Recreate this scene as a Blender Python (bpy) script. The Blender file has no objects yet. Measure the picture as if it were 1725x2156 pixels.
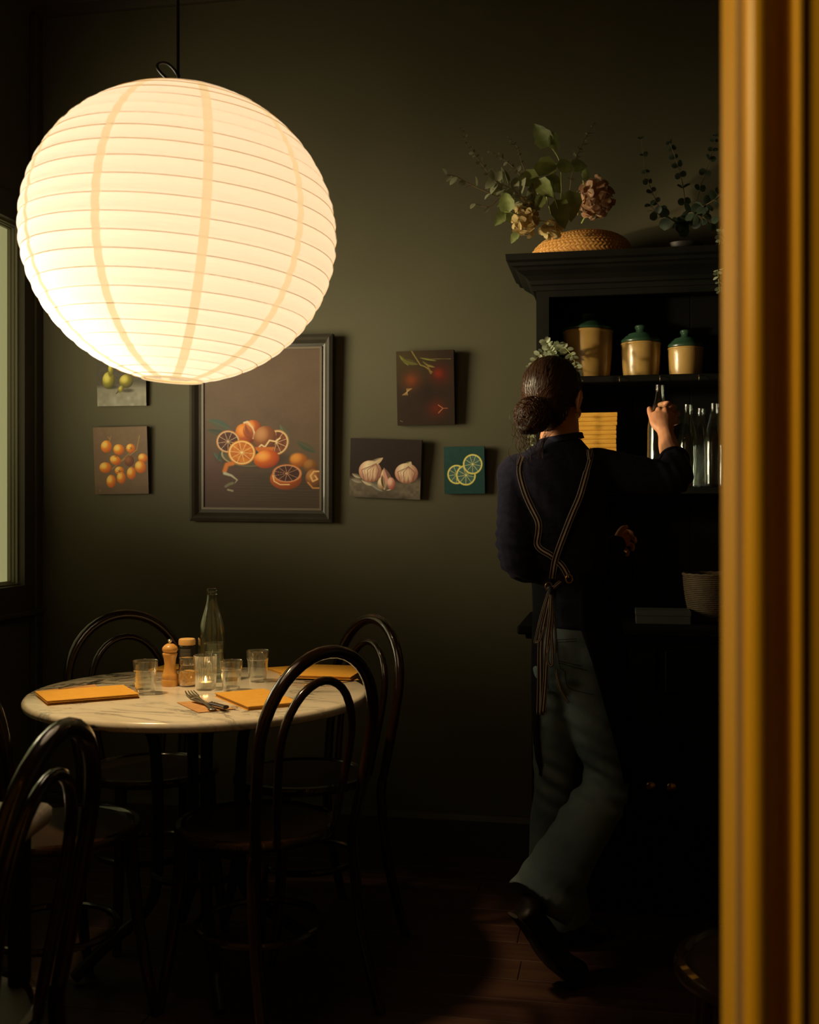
import bpy, math, random
import numpy as np
from mathutils import Vector, Matrix, noise
from mathutils.bvhtree import BVHTree
random.seed(7)
PI = math.pi
C = bpy.context.scene.collection
sc = bpy.context.scene

# ------------------------------------------------------------------ camera
F = 2300.0; A = math.radians(10.8); H = 1.25; CX, CY = 862.5, 1078.0
FW = Vector((-math.sin(A), math.cos(A), 0)); RT = Vector((math.cos(A), math.sin(A), 0)); UP = Vector((0, 0, 1))
cam = bpy.data.cameras.new('camera'); camo = bpy.data.objects.new('camera', cam); C.objects.link(camo)
cam.sensor_fit = 'HORIZONTAL'; cam.sensor_width = 24.0; cam.lens = 24.0 * F / 1725.0
camo.location = (0, 0, H); camo.rotation_euler = (PI / 2, 0, A)
cam.clip_start = 0.02
cam.dof.use_dof = True; cam.dof.focus_distance = 3.05; cam.dof.aperture_fstop = 4.2
sc.camera = camo
# ------------------------------------------------------------------ world, exposure
w = bpy.data.worlds.new('world'); sc.world = w; w.use_nodes = True
w.node_tree.nodes['Background'].inputs[0].default_value = (0.8, 0.9, 1.0, 1)
w.node_tree.nodes['Background'].inputs[1].default_value = 0.002
sc.view_settings.view_transform = 'Standard'; sc.view_settings.look = 'None'
sc.view_settings.gamma = 1.0; sc.view_settings.use_curve_mapping = False
sc.view_settings.exposure = 0.0
sc.cycles.use_denoising = True
sc.cycles.transparent_max_bounces = 24
sc.cycles.max_bounces = 8

def light(name, typ, loc, target, energy, color, **kw):
    l = bpy.data.lights.new(name, typ); o = bpy.data.objects.new(name, l); C.objects.link(o)
    l.energy = energy; l.color = color
    for k, v in kw.items(): setattr(l, k, v)
    o.location = loc
    if target is not None:
        o.rotation_euler = (Vector(target) - Vector(loc)).to_track_quat('-Z', 'Y').to_euler()
    return o
# daylight entering by the tall window in the left wall, split into a fan of aimed, narrowed beams
for az, en, up, sp in ((-26, 3.8, -.02, 62), (14, 3.4, .00, 48), (36, 3.8, .02, 50), (64, 6.0, .30, 74)):
    light('window_daylight', 'AREA', (-2.20, 2.95, 1.72), (-2.20 + math.cos(math.radians(az)), 2.95 + math.sin(math.radians(az)), 1.72 + up), en, (1.0, 0.86, 0.56),
          shape='RECTANGLE', size=1.0, size_y=0.9, spread=math.radians(sp))
# low warm sun through the same window, onto person, dresser and flowers
light('window_sunbeam', 'SPOT', (-2.15, 2.42, 1.80), (-0.02, 3.35, 1.84), 150.0, (1.0, 0.78, 0.46),
      spot_size=math.radians(33), spot_blend=0.5, shadow_soft_size=0.05)
# added unseen light on the camera's side, brightens the yellow door casing
light('passage_fill_light', 'POINT', (-1.00, 0.20, 1.95), None, 46.0, (1.0, 0.74, 0.34), shadow_soft_size=0.08)
# added unseen warm spot that brightens the round table
light('table_fill_spot', 'SPOT', (-1.75, 2.35, 3.05), (-1.08, 2.72, 0.76), 225.0, (1.0, 0.67, 0.31),
      spot_size=math.radians(27), spot_blend=0.6, shadow_soft_size=0.12)

# ------------------------------------------------------------------ pixel helpers (measuring only)
def P(px, py, d):
    t = (px - CX) / F
    v = FW * d + RT * (t * d); v.z = H - (py - CY) / F * d
    return v
def PY(px, py, Y):
    t = (px - CX) / F
    return P(px, py, Y / (math.cos(A) + t * math.sin(A)))
def PZ(px, py, z):
    return P(px, py, (H - z) * F / (py - CY))

# ------------------------------------------------------------------ materials
def srgb(r, g, b):
    f = lambda c: (c / 255 / 12.92) if c / 255 <= 0.04045 else ((c / 255 + 0.055) / 1.055) ** 2.4
    return (f(r), f(g), f(b))
def mat(name, col, rough=0.6, metal=0.0, spec=0.5, noise_scale=None, col2=None, bump=0.0, bump_scale=None, coat=0.0,
        stretch=(1, 1, 1), emis=None, estr=0.0, sheen=0.0, trans=0.0):
    m = bpy.data.materials.new(name); m.use_nodes = True
    n = m.node_tree.nodes; L = m.node_tree.links; b = n['Principled BSDF']
    b.inputs['Base Color'].default_value = (*col, 1); b.inputs['Roughness'].default_value = rough
    b.inputs['Metallic'].default_value = metal; b.inputs['Specular IOR Level'].default_value = spec
    b.inputs['Coat Weight'].default_value = coat; b.inputs['Sheen Weight'].default_value = sheen
    b.inputs['Transmission Weight'].default_value = trans
    if emis: b.inputs['Emission Color'].default_value = (*emis, 1); b.inputs['Emission Strength'].default_value = estr
    if noise_scale or bump:
        tc = n.new('ShaderNodeTexCoord'); mp = n.new('ShaderNodeMapping'); mp.inputs['Scale'].default_value = stretch
        L.new(tc.outputs['Object'], mp.inputs['Vector'])
    if noise_scale:
        nz = n.new('ShaderNodeTexNoise'); nz.inputs['Scale'].default_value = noise_scale; nz.inputs['Detail'].default_value = 5
        L.new(mp.outputs[0], nz.inputs['Vector'])
        r = n.new('ShaderNodeValToRGB'); r.color_ramp.elements[0].position = 0.35; r.color_ramp.elements[1].position = 0.68
        r.color_ramp.elements[0].color = (*col, 1); r.color_ramp.elements[1].color = (*(col2 or tuple(c * 1.4 for c in col)), 1)
        L.new(nz.outputs['Fac'], r.inputs[0]); L.new(r.outputs[0], b.inputs['Base Color'])
    if bump:
        nb = n.new('ShaderNodeTexNoise'); nb.inputs['Scale'].default_value = bump_scale or 60; nb.inputs['Detail'].default_value = 4
        L.new(mp.outputs[0], nb.inputs['Vector'])
        bp = n.new('ShaderNodeBump'); bp.inputs['Strength'].default_value = bump; bp.inputs['Distance'].default_value = 0.002
        L.new(nb.outputs['Fac'], bp.inputs['Height']); L.new(bp.outputs[0], b.inputs['Normal'])
    return m
def glass_mat(name, tint, base=0.05, haze=0.04, power=3.0, rough=0.03):
    m = bpy.data.materials.new(name); m.use_nodes = True
    n = m.node_tree.nodes; L = m.node_tree.links; n.clear()
    o = n.new('ShaderNodeOutputMaterial'); t = n.new('ShaderNodeBsdfTransparent'); t.inputs[0].default_value = (*tint, 1)
    g = n.new('ShaderNodeBsdfGlossy'); g.inputs['Roughness'].default_value = rough; g.inputs[0].default_value = (1, 1, 1, 1)
    d = n.new('ShaderNodeBsdfDiffuse'); d.inputs[0].default_value = (0.8, 0.85, 0.8, 1)
    lw = n.new('ShaderNodeLayerWeight'); lw.inputs[0].default_value = 0.5
    pw = n.new('ShaderNodeMath'); pw.operation = 'POWER'; pw.inputs[1].default_value = power
    ad = n.new('ShaderNodeMath'); ad.operation = 'ADD'; ad.inputs[1].default_value = base; ad.use_clamp = True
    L.new(lw.outputs['Facing'], pw.inputs[0]); L.new(pw.outputs[0], ad.inputs[0])
    m1 = n.new('ShaderNodeMixShader'); m1.inputs[0].default_value = haze
    L.new(t.outputs[0], m1.inputs[1]); L.new(d.outputs[0], m1.inputs[2])
    m2 = n.new('ShaderNodeMixShader'); L.new(ad.outputs[0], m2.inputs[0]); L.new(m1.outputs[0], m2.inputs[1]); L.new(g.outputs[0], m2.inputs[2])
    L.new(m2.outputs[0], o.inputs[0])
    return m
def marble_mat(name):
    m = bpy.data.materials.new(name); m.use_nodes = True
    n = m.node_tree.nodes; L = m.node_tree.links; b = n['Principled BSDF']
    b.inputs['Roughness'].default_value = 0.22; b.inputs['Coat Weight'].default_value = 0.3
    tc = n.new('ShaderNodeTexCoord')
    mp = n.new('ShaderNodeMapping'); mp.inputs['Scale'].default_value = (1.0, 1.6, 1.0); mp.inputs['Rotation'].default_value = (0, 0, 0.5)
    L.new(tc.outputs['Object'], mp.inputs[0])
    n1 = n.new('ShaderNodeTexNoise'); n1.inputs['Scale'].default_value = 3.2; n1.inputs['Detail'].default_value = 9; n1.inputs['Roughness'].default_value = 0.65; n1.inputs['Distortion'].default_value = 0.9
    L.new(mp.outputs[0], n1.inputs[0])
    s = n.new('ShaderNodeMath'); s.operation = 'SUBTRACT'; s.inputs[1].default_value = 0.5; L.new(n1.outputs['Fac'], s.inputs[0])
    a = n.new('ShaderNodeMath'); a.operation = 'ABSOLUTE'; L.new(s.outputs[0], a.inputs[0])
    r = n.new('ShaderNodeValToRGB'); e = r.color_ramp.elements
    e[0].position = 0.0; e[0].color = (0.09, 0.085, 0.065, 1); e[1].position = 0.030; e[1].color = (0.60, 0.54, 0.43, 1)
    x = e.new(0.012); x.color = (0.22, 0.205, 0.16, 1); x = e.new(0.2); x.color = (0.80, 0.74, 0.62, 1)
    L.new(a.outputs[0], r.inputs[0])
    n2 = n.new('ShaderNodeTexNoise'); n2.inputs['Scale'].default_value = 2.1; n2.inputs['Detail'].default_value = 2; L.new(tc.outputs['Object'], n2.inputs[0])
    r2 = n.new('ShaderNodeValToRGB'); r2.color_ramp.elements[0].position = 0.36; r2.color_ramp.elements[1].position = 0.52
    L.new(n2.outputs['Fac'], r2.inputs[0])
    mx = n.new('ShaderNodeMix'); mx.data_type = 'RGBA'; mx.inputs[6].default_value = (0.78, 0.72, 0.60, 1)
    L.new(r2.outputs[0], mx.inputs[0]); L.new(r.outputs[0], mx.inputs[7]); L.new(mx.outputs[2], b.inputs['Base Color'])
    return m
def attr_mat(name, rough=0.5, coat=0.0, bump=0.12):
    m = bpy.data.materials.new(name); m.use_nodes = True
    n = m.node_tree.nodes; L = m.node_tree.links; b = n['Principled BSDF']
    b.inputs['Roughness'].default_value = rough; b.inputs['Coat Weight'].default_value = coat; b.inputs['Specular IOR Level'].default_value = 0.25
    a = n.new('ShaderNodeVertexColor'); a.layer_name = 'paint'; L.new(a.outputs[0], b.inputs['Base Color'])
    tc = n.new('ShaderNodeTexCoord'); nb = n.new('ShaderNodeTexNoise'); nb.inputs['Scale'].default_value = 350; L.new(tc.outputs['Object'], nb.inputs[0])
    bp = n.new('ShaderNodeBump'); bp.inputs['Strength'].default_value = bump; bp.inputs['Distance'].default_value = 0.001
    L.new(nb.outputs['Fac'], bp.inputs['Height']); L.new(bp.outputs[0], b.inputs['Normal'])
    return m
def emit_mat(name, col, s):
    m = bpy.data.materials.new(name); m.use_nodes = True
    n = m.node_tree.nodes; n.clear(); o = n.new('ShaderNodeOutputMaterial'); e = n.new('ShaderNodeEmission')
    e.inputs[0].default_value = (*col, 1); e.inputs[1].default_value = s; m.node_tree.links.new(e.outputs[0], o.inputs[0]); return m
def paper_mat(name, col, estr, trans):
    m = bpy.data.materials.new(name); m.use_nodes = True
    n = m.node_tree.nodes; L = m.node_tree.links; n.clear(); o = n.new('ShaderNodeOutputMaterial')
    e = n.new('ShaderNodeEmission'); e.inputs[0].default_value = (*col, 1); e.inputs[1].default_value = estr
    t = n.new('ShaderNodeBsdfTranslucent'); t.inputs[0].default_value = (*trans, 1)
    d = n.new('ShaderNodeBsdfDiffuse'); d.inputs[0].default_value = (0.55, 0.5, 0.4, 1)
    tc = n.new('ShaderNodeTexCoord'); nz = n.new('ShaderNodeTexNoise'); nz.inputs['Scale'].default_value = 26; nz.inputs['Detail'].default_value = 6
    mp = n.new('ShaderNodeMapping'); mp.inputs['Scale'].default_value = (1, 1, 5); L.new(tc.outputs['Object'], mp.inputs[0]); L.new(mp.outputs[0], nz.inputs[0])
    bp = n.new('ShaderNodeBump'); bp.inputs['Strength'].default_value = 0.5; bp.inputs['Distance'].default_value = 0.003
    L.new(nz.outputs['Fac'], bp.inputs['Height']); L.new(bp.outputs[0], t.inputs['Normal'])
    mx = n.new('ShaderNodeMixShader'); mx.inputs[0].default_value = 0.35; L.new(t.outputs[0], mx.inputs[1]); L.new(d.outputs[0], mx.inputs[2])
    ad = n.new('ShaderNodeAddShader'); L.new(mx.outputs[0], ad.inputs[0]); L.new(e.outputs[0], ad.inputs[1])
    L.new(ad.outputs[0], o.inputs[0]); return m

M_wall = mat('wall_paint', (0.088, 0.079, 0.044), 0.62, noise_scale=2.2, col2=(0.100, 0.090, 0.050), bump=0.12, bump_scale=90, spec=0.3)
M_trim = mat('trim_paint', (0.055, 0.045, 0.028), 0.5, bump=0.05, bump_scale=40)
M_sash = mat('window_sash_paint', (0.20, 0.19, 0.12), 0.45)
M_ceil = mat('ceiling_paint', (0.035, 0.034, 0.022), 0.8)
M_floor = mat('floor_boards', (0.030, 0.007, 0.005), 0.6, noise_scale=5, col2=(0.055, 0.024, 0.012), bump=0.2, bump_scale=30, stretch=(0.6, 7, 1))
M_black = mat('dresser_black_paint', (0.0038, 0.0038, 0.0030), 0.6, noise_scale=8, col2=(0.0065, 0.0065, 0.0050), bump=0.1, bump_scale=50, spec=0.14)
M_bent = mat('bentwood_dark', (0.016, 0.007, 0.004), 0.20, coat=0.8, noise_scale=14, col2=(0.030, 0.012, 0.006), stretch=(1, 1, 0.3))
M_seat = mat('seat_veneer', (0.024, 0.011, 0.006), 0.4, noise_scale=9, col2=(0.036, 0.018, 0.010))
M_seat_pale = mat('seat_pale', (0.085, 0.078, 0.052), 0.5, noise_scale=20, col2=(0.10, 0.09, 0.06))
M_iron = mat('cast_iron', (0.006, 0.006, 0.006), 0.5, bump=0.2, bump_scale=120)
M_marble = marble_mat('marble')
M_yellow = mat('menu_yellow', srgb(224, 166, 58), 0.6, noise_scale=60, col2=srgb(232, 176, 70), bump=0.1, bump_scale=300)
M_page = mat('menu_pages', srgb(196, 150, 80), 0.8)
M_kraft = mat('kraft_napkin', srgb(190, 140, 84), 0.85, noise_scale=40, col2=srgb(205, 156, 98))
M_steel = mat('steel', (0.62, 0.60, 0.56), 0.22, metal=1.0)
M_knifeh = mat('knife_handle', (0.045, 0.028, 0.022), 0.4)
M_beech = mat('beech', srgb(222, 170, 92), 0.36, noise_scale=10, col2=srgb(204, 148, 72), stretch=(1, 1, 0.2), coat=0.3)
M_glass = glass_mat('clear_glass', (0.96, 0.97, 0.95), base=0.06, haze=0.022, power=1.5, rough=0.02)
M_glassb = glass_mat('bottle_glass', (0.94, 0.97, 0.95), base=0.028, haze=0.001, power=2.8, rough=0.02)
M_water = glass_mat('water', (0.95, 0.97, 0.95), base=0.02, haze=0.002, power=3.0, rough=0.02)
M_label = mat('dark_label', (0.012, 0.011, 0.012), 0.45)
M_print = mat('label_print', (0.25, 0.23, 0.2), 0.6)
M_beige = mat('beige_cap', srgb(226, 180, 112), 0.5)
M_grain = mat('grated_cheese', srgb(206, 156, 84), 0.9, noise_scale=160, col2=srgb(228, 186, 116), bump=1.0, bump_scale=260)
M_wax = mat('candle_wax', (0.8, 0.7, 0.5), 0.5, emis=(1.0, 0.5, 0.12), estr=0.35)
M_flame = emit_mat('flame', (1.0, 0.55, 0.14), 9.0)
M_alu = mat('tealight_cup', (0.6, 0.58, 0.55), 0.35, metal=1.0)
M_paper = paper_mat('lantern_paper', (1.0, 0.69, 0.40), 0.31, (0.95, 0.88, 0.78))
M_strip = paper_mat('lantern_seam_paper', (1.0, 0.71, 0.36), 0.58, (0.5, 0.45, 0.34))
M_rib = mat('lantern_wire', (0.92, 0.60, 0.16), 0.6)
M_bulb = emit_mat('bulb', (1.0, 0.8, 0.5), 6.0)
M_cord = mat('black_cord', (0.004, 0.004, 0.004), 0.35)
M_frame = mat('picture_frame_wood', (0.050, 0.042, 0.030), 0.42, noise_scale=12, col2=(0.038, 0.032, 0.024), coat=0.15)
M_frame2 = mat('picture_frame_slip', (0.13, 0.095, 0.058), 0.45)
M_cside = mat('canvas_side', (0.022, 0.018, 0.014), 0.8)
M_csidel = mat('canvas_side_pale', (0.22, 0.19, 0.13), 0.8)
M_paint = attr_mat('oil_paint', 0.5)
M_must = mat('mustard_gloss_paint', (0.70, 0.36, 0.012), 0.42, noise_scale=3, col2=(0.64, 0.32, 0.010), bump=0.1, bump_scale=20)
M_tan = mat('tan_edge_band', (0.62, 0.45, 0.25), 0.6, noise_scale=5, col2=(0.52, 0.40, 0.25), stretch=(6, 6, 0.6))  # tan band along the front edge of the casing
M_stone = mat('stoneware_glaze', srgb(186, 152, 90), 0.28, noise_scale=14, col2=srgb(172, 138, 74), coat=0.3)
M_green = mat('green_glaze', (0.022, 0.060, 0.034), 0.3, coat=0.3, noise_scale=12, col2=(0.030, 0.075, 0.042))
M_straw = mat('woven_straw', srgb(226, 172, 96), 0.5, noise_scale=30, col2=srgb(206, 148, 76), bump=0.4, bump_scale=200)
M_strawd = mat('woven_straw_dark', srgb(168, 112, 52), 0.7)
M_wick = mat('wicker', (0.09, 0.055, 0.024), 0.7, noise_scale=40, col2=(0.13, 0.085, 0.035), bump=0.5, bump_scale=150)
M_leaf = mat('leaf_green', (0.16, 0.21, 0.065), 0.5, noise_scale=30, col2=(0.28, 0.33, 0.11), bump=0.4, bump_scale=90)
M_euc = mat('eucalyptus_leaf', (0.22, 0.24, 0.145), 0.55, noise_scale=25, col2=(0.34, 0.34, 0.21))
M_eucd = mat('eucalyptus_dark', (0.055, 0.085, 0.055), 0.5, noise_scale=25, col2=(0.09, 0.13, 0.08))
M_eucp = mat('pale_sprig_leaf', (0.42, 0.48, 0.32), 0.55, noise_scale=25, col2=(0.50, 0.54, 0.36))
M_stem = mat('twig', (0.16, 0.11, 0.05), 0.7)
M_stemg = mat('green_stem', (0.30, 0.34, 0.08), 0.6)
M_hydy = mat('hydrangea_yellow', (0.62, 0.52, 0.22), 0.6, noise_scale=40, col2=(0.55, 0.36, 0.20))
M_hydp = mat('hydrangea_pink', (0.46, 0.27, 0.15), 0.6, noise_scale=40, col2=(0.60, 0.38, 0.24))
def add_transl(m, fac=.4):
    n = m.node_tree.nodes; L = m.node_tree.links; b = n['Principled BSDF']; o = [x for x in n if x.type == 'OUTPUT_MATERIAL'][0]
    t = n.new('ShaderNodeBsdfTranslucent'); mx = n.new('ShaderNodeMixShader'); mx.inputs[0].default_value = fac
    if b.inputs['Base Color'].is_linked: L.new(b.inputs['Base Color'].links[0].from_socket, t.inputs[0])
    else: t.inputs[0].default_value = b.inputs['Base Color'].default_value
    L.new(b.outputs[0], mx.inputs[1]); L.new(t.outputs[0], mx.inputs[2]); L.new(mx.outputs[0], o.inputs[0])
for m_ in (M_leaf, M_euc, M_eucd, M_eucp, M_hydy, M_hydp): add_transl(m_)
M_pot = mat('dark_pot', (0.02, 0.018, 0.015), 0.5)
M_skin = mat('skin', srgb(214, 150, 112), 0.5, noise_scale=18, col2=srgb(222, 158, 118), bump=0.1, bump_scale=150)
M_nail = mat('nail', srgb(226, 168, 140), 0.3)
M_hair = mat('hair', (0.020, 0.009, 0.005), 0.42, noise_scale=60, col2=(0.040, 0.018, 0.009), bump=0.6, bump_scale=120, stretch=(1, 1, 0.15))
M_strand = mat('hair_strand', (0.085, 0.036, 0.016), 0.35)
M_sweat = mat('navy_wool', (0.022, 0.021, 0.040), 0.95, noise_scale=70, col2=(0.034, 0.032, 0.058), bump=0.5, bump_scale=220, spec=0.08, sheen=0.02)
M_apron = mat('navy_apron', (0.007, 0.007, 0.010), 0.9, bump=0.3, bump_scale=260, spec=0.1)
M_jean = mat('faded_denim', (0.100, 0.155, 0.185), 0.9, noise_scale=7, col2=(0.18, 0.24, 0.26), bump=0.4, bump_scale=300, spec=0.15)
M_jeanst = mat('denim_stitch', (0.035, 0.045, 0.05), 0.9)
M_rnavy = mat('ribbon_navy', (0.018, 0.016, 0.028), 0.8)
M_rcream = mat('ribbon_cream', (0.80, 0.70, 0.54), 0.8)
M_brass = mat('brass', (0.75, 0.48, 0.18), 0.3, metal=1.0)
M_hook = mat('aged_hook', (0.25, 0.2, 0.12), 0.5, metal=1.0)
M_shoe = mat('shoe_leather', (0.010, 0.007, 0.006), 0.4)
M_sole = mat('shoe_sole', (0.02, 0.014, 0.01), 0.7)
M_tray = mat('grey_card_box', (0.075, 0.078, 0.065), 0.6)
M_eye = mat('eye_white', (0.7, 0.68, 0.65), 0.2)
M_lip = mat('lip', srgb(170, 92, 80), 0.5)
M_pane = mat('window_blind', (0.30, 0.31, 0.20), 0.7, emis=srgb(146, 142, 96), estr=0.95, noise_scale=1.5, col2=(0.32, 0.33, 0.22))

# ------------------------------------------------------------------ mesh builder
class MB:
    def __init__(s): s.v = []; s.f = []; s.m = []; s.mi = 0
    def add(s, vs, fs, mi=None):
        k = len(s.v); s.v += [tuple(v) for v in vs]; s.f += [tuple(i + k for i in f) for f in fs]
        s.m += [s.mi if mi is None else mi] * len(fs); return s
    def box(s, x0, x1, y0, y1, z0, z1, b=0.0, mi=None):
        if b <= 0:
            vs = [(x, y, z) for z in (z0, z1) for y in (y0, y1) for x in (x0, x1)]
            return s.add(vs, [(0, 2, 3, 1), (4, 5, 7, 6), (0, 1, 5, 4), (2, 6, 7, 3), (0, 4, 6, 2), (1, 3, 7, 5)], mi)
        rings = []
        for z, i in ((z0, b), (z0 + b, 0), (z1 - b, 0), (z1, b)):
            r = []
            for cx, cy, sx, sy in ((x0, y0, 1, 1), (x1, y0, -1, 1), (x1, y1, -1, -1), (x0, y1, 1, -1)):
                a = (cx + sx * (b + i * 0.0 if i == 0 else b), cy + sy * i); c = (cx + sx * i, cy + sy * b)
                pts = [(cx + sx * i, cy + sy * (b if i == 0 else b * 1.5), z), (cx + sx * (b if i == 0 else b * 1.5), cy + sy * i, z)]
                if (sx, sy) in ((1, 1), (-1, -1)): r += pts
                else: r += pts[::-1]
            rings.append(r)
        return s.rings(rings, mi=mi)
    def rings(s, rings, closed=True, caps=True, mi=None):
        n = len(rings[0]); vs = [p for r in rings for p in r]; fs = []
        for i in range(len(rings) - 1):
            for j in range(n if closed else n - 1):
                a = i * n + j; b = i * n + (j + 1) % n
                fs.append((a, b, b + n, a + n))
        if caps and closed:
            fs.append(tuple(range(n))[::-1]); fs.append(tuple(range((len(rings) - 1) * n, len(rings) * n)))
        return s.add(vs, fs, mi)
    def lathe(s, prof, n=32, c=(0, 0, 0), caps=True, mod=None, mi=None):
        R = []
        for r, z in prof:
            R.append([(c[0] + (r * (mod(2 * PI * k / n, z) if mod else 1)) * math.cos(2 * PI * k / n),
                       c[1] + (r * (mod(2 * PI * k / n, z) if mod else 1)) * math.sin(2 * PI * k / n), c[2] + z) for k in range(n)])
        return s.rings(R, caps=caps, mi=mi)
    def tube(s, pts, rad, n=10, closed=False, caps=True, mi=None, flat=None):
        pts = [Vector(p) for p in pts]; m = len(pts)
        if not hasattr(rad, '__len__'): rad = [rad] * m
        T = []
        for i in range(m):
            a = pts[(i - 1) % m] if (closed or i > 0) else pts[i]; b = pts[(i + 1) % m] if (closed or i < m - 1) else pts[i]
            T.append((b - a).normalized())
        u = T[0].orthogonal().normalized() if flat is None else Vector(flat)
        R = []
        for i in range(m):
            u = (u - T[i] * u.dot(T[i])).normalized(); v = T[i].cross(u)
            r = rad[i]; ru, rv = (r if hasattr(r, '__len__') else (r, r))
            R.append([pts[i] + u * (ru * math.cos(2 * PI * k / n)) + v * (rv * math.sin(2 * PI * k / n)) for k in range(n)])
        if closed: R.append(R[0]); return s.rings(R, caps=False, mi=mi)
        return s.rings(R, caps=caps, mi=mi)
    def ball(s, c, r, n=14, m=9, mi=None, rot=None):
        r = r if hasattr(r, '__len__') else (r, r, r); c = Vector(c); R = []
        for i in range(m + 1):
            th = -PI / 2 + PI * i / m; th = max(-PI / 2 + 0.02, min(PI / 2 - 0.02, th))
            ring = []
            for k in range(n):
                q = Vector((r[0] * math.cos(th) * math.cos(2 * PI * k / n), r[1] * math.cos(th) * math.sin(2 * PI * k / n), r[2] * math.sin(th)))
                ring.append(c + (rot @ q if rot else q))
            R.append(ring)
        return s.rings(R, mi=mi)
    def mesh(s, name, mats, smooth=True):
        me = bpy.data.meshes.new(name); me.from_pydata(s.v, [], s.f)
        for m in (mats if isinstance(mats, (list, tuple)) else [mats]): me.materials.append(m)
        me.polygons.foreach_set('material_index', s.m); me.polygons.foreach_set('use_smooth', [smooth] * len(s.f)); me.update()
        return me
    def build(s, name, mats, parent=None, smooth=True, world=False, angle=40):
        if world and parent is not None:
            l = parent.location; s.v = [(v[0] - l.x, v[1] - l.y, v[2] - l.z) for v in s.v]
        me = s.mesh(name, mats, smooth)
        if smooth and angle:
            try: me.set_sharp_from_angle(angle=math.radians(angle))
            except Exception: pass
        return link(name, me, parent)
def link(name, me, parent=None, loc=None, rot=None, scale=None):
    o = bpy.data.objects.new(name, me); C.objects.link(o); o.parent = parent
    if loc is not None: o.location = loc
    if rot is not None: o.rotation_euler = rot
    if scale is not None: o.scale = scale if hasattr(scale, '__len__') else (scale,) * 3
    return o
def tag(o, label=None, cat=None, group=None, kind=None):
    if label: o['label'] = label
    if cat: o['category'] = cat
    if group: o['group'] = group
    if kind: o['kind'] = kind
    return o
def thing(name, label, cat, loc=(0, 0, 0), rz=0.0, group=None):
    o = bpy.data.objects.new(name, None); C.objects.link(o); o.location = loc; o.rotation_euler = (0, 0, rz); o.empty_display_size = 0.05
    return tag(o, label, cat, group)
def copy_tree(o, parent=None):
    c = o.copy(); C.objects.link(c); c.parent = parent
    for ch in [x for x in o.children]: copy_tree(ch, c)
    return c
def smooth_path(pts, n=8):
    P_ = [Vector(p) for p in pts]; out = []
    for i in range(len(P_) - 1):
        p0 = P_[max(i - 1, 0)]; p1 = P_[i]; p2 = P_[i + 1]; p3 = P_[min(i + 2, len(P_) - 1)]
        for k in range(n):
            t = k / n
            out.append(0.5 * ((2 * p1) + (p2 - p0) * t + (2 * p0 - 5 * p1 + 4 * p2 - p3) * t * t + (3 * p1 - p0 - 3 * p2 + p3) * t ** 3))
    out.append(P_[-1]); return out

# ------------------------------------------------------------------ room shell
WY, LX, CZ = 3.95, -2.25, 3.27
def struct(name, mb, m, smooth=False, parent=None):
    o = mb.build(name, m, parent, smooth=smooth)
    if parent is None: o['kind'] = 'structure'
    return o
struct('wall_back', MB().box(LX - 0.1, 2.6, WY, WY + 0.12, 0, CZ), M_wall)
WY0, WY1, WZ0, WZ1 = 2.20, 3.823, 0.970, 2.345      # window opening in the left wall
struct('wall_left', MB().box(LX - 0.14, LX, WY1, WY, 0, CZ).box(LX - 0.14, LX, -1.2, WY0, 0, CZ)
       .box(LX - 0.14, LX, WY0, WY1, 0, WZ0).box(LX - 0.14, LX, WY0, WY1, WZ1, CZ), M_wall)
struct('wall_right', MB().box(2.5, 2.62, 0.72, WY, 0, CZ), M_wall)
fl = MB().box(LX - 0.1, 2.6, -1.2, WY + 0.1, -0.08, -0.022)
floor = struct('floor', fl, M_floor)
random.seed(3); y = -1.2
while y < WY:
    w_ = 0.125; x0 = LX; k = 0
    pieces = [LX, random.uniform(-1.2, 0.6), 2.5]
    for a_, b_ in zip(pieces[:-1], pieces[1:]):
        p = MB().box(a_ + 0.001, b_ - 0.001, y + 0.0012, min(y + w_, WY) - 0.0012, -0.021, 0.0 - random.uniform(0, 0.0012), b=0.001)
        p.build('plank', M_floor, floor, smooth=False)
    y += w_
struct('ceiling', MB().box(LX - 0.1, 2.6, -1.2, WY + 0.1, CZ, CZ + 0.1), M_ceil)
def prism(prof, x0, x1, m=None):       # profile in (y,z), extruded along x
    mb = MB(); mb.rings([[(x0, a, b) for a, b in prof], [(x1, a, b) for a, b in prof]]); return mb
struct('trim_1', prism([(WY, CZ), (WY - 0.07, CZ), (WY - 0.07, CZ - 0.015), (WY - 0.03, CZ - 0.045), (WY - 0.018, CZ - 0.08), (WY, CZ - 0.08)], LX, 2.5), M_trim)
struct('baseboard_back', prism([(WY, 0), (WY - 0.02, 0), (WY - 0.02, 0.13), (WY - 0.012, 0.15), (WY, 0.155)], LX + 0.02, 2.5), M_trim)
bl = MB(); bl.box(LX, LX + 0.02, -1.2, WY, 0, 0.14); struct('baseboard_left', bl, M_trim)
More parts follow.
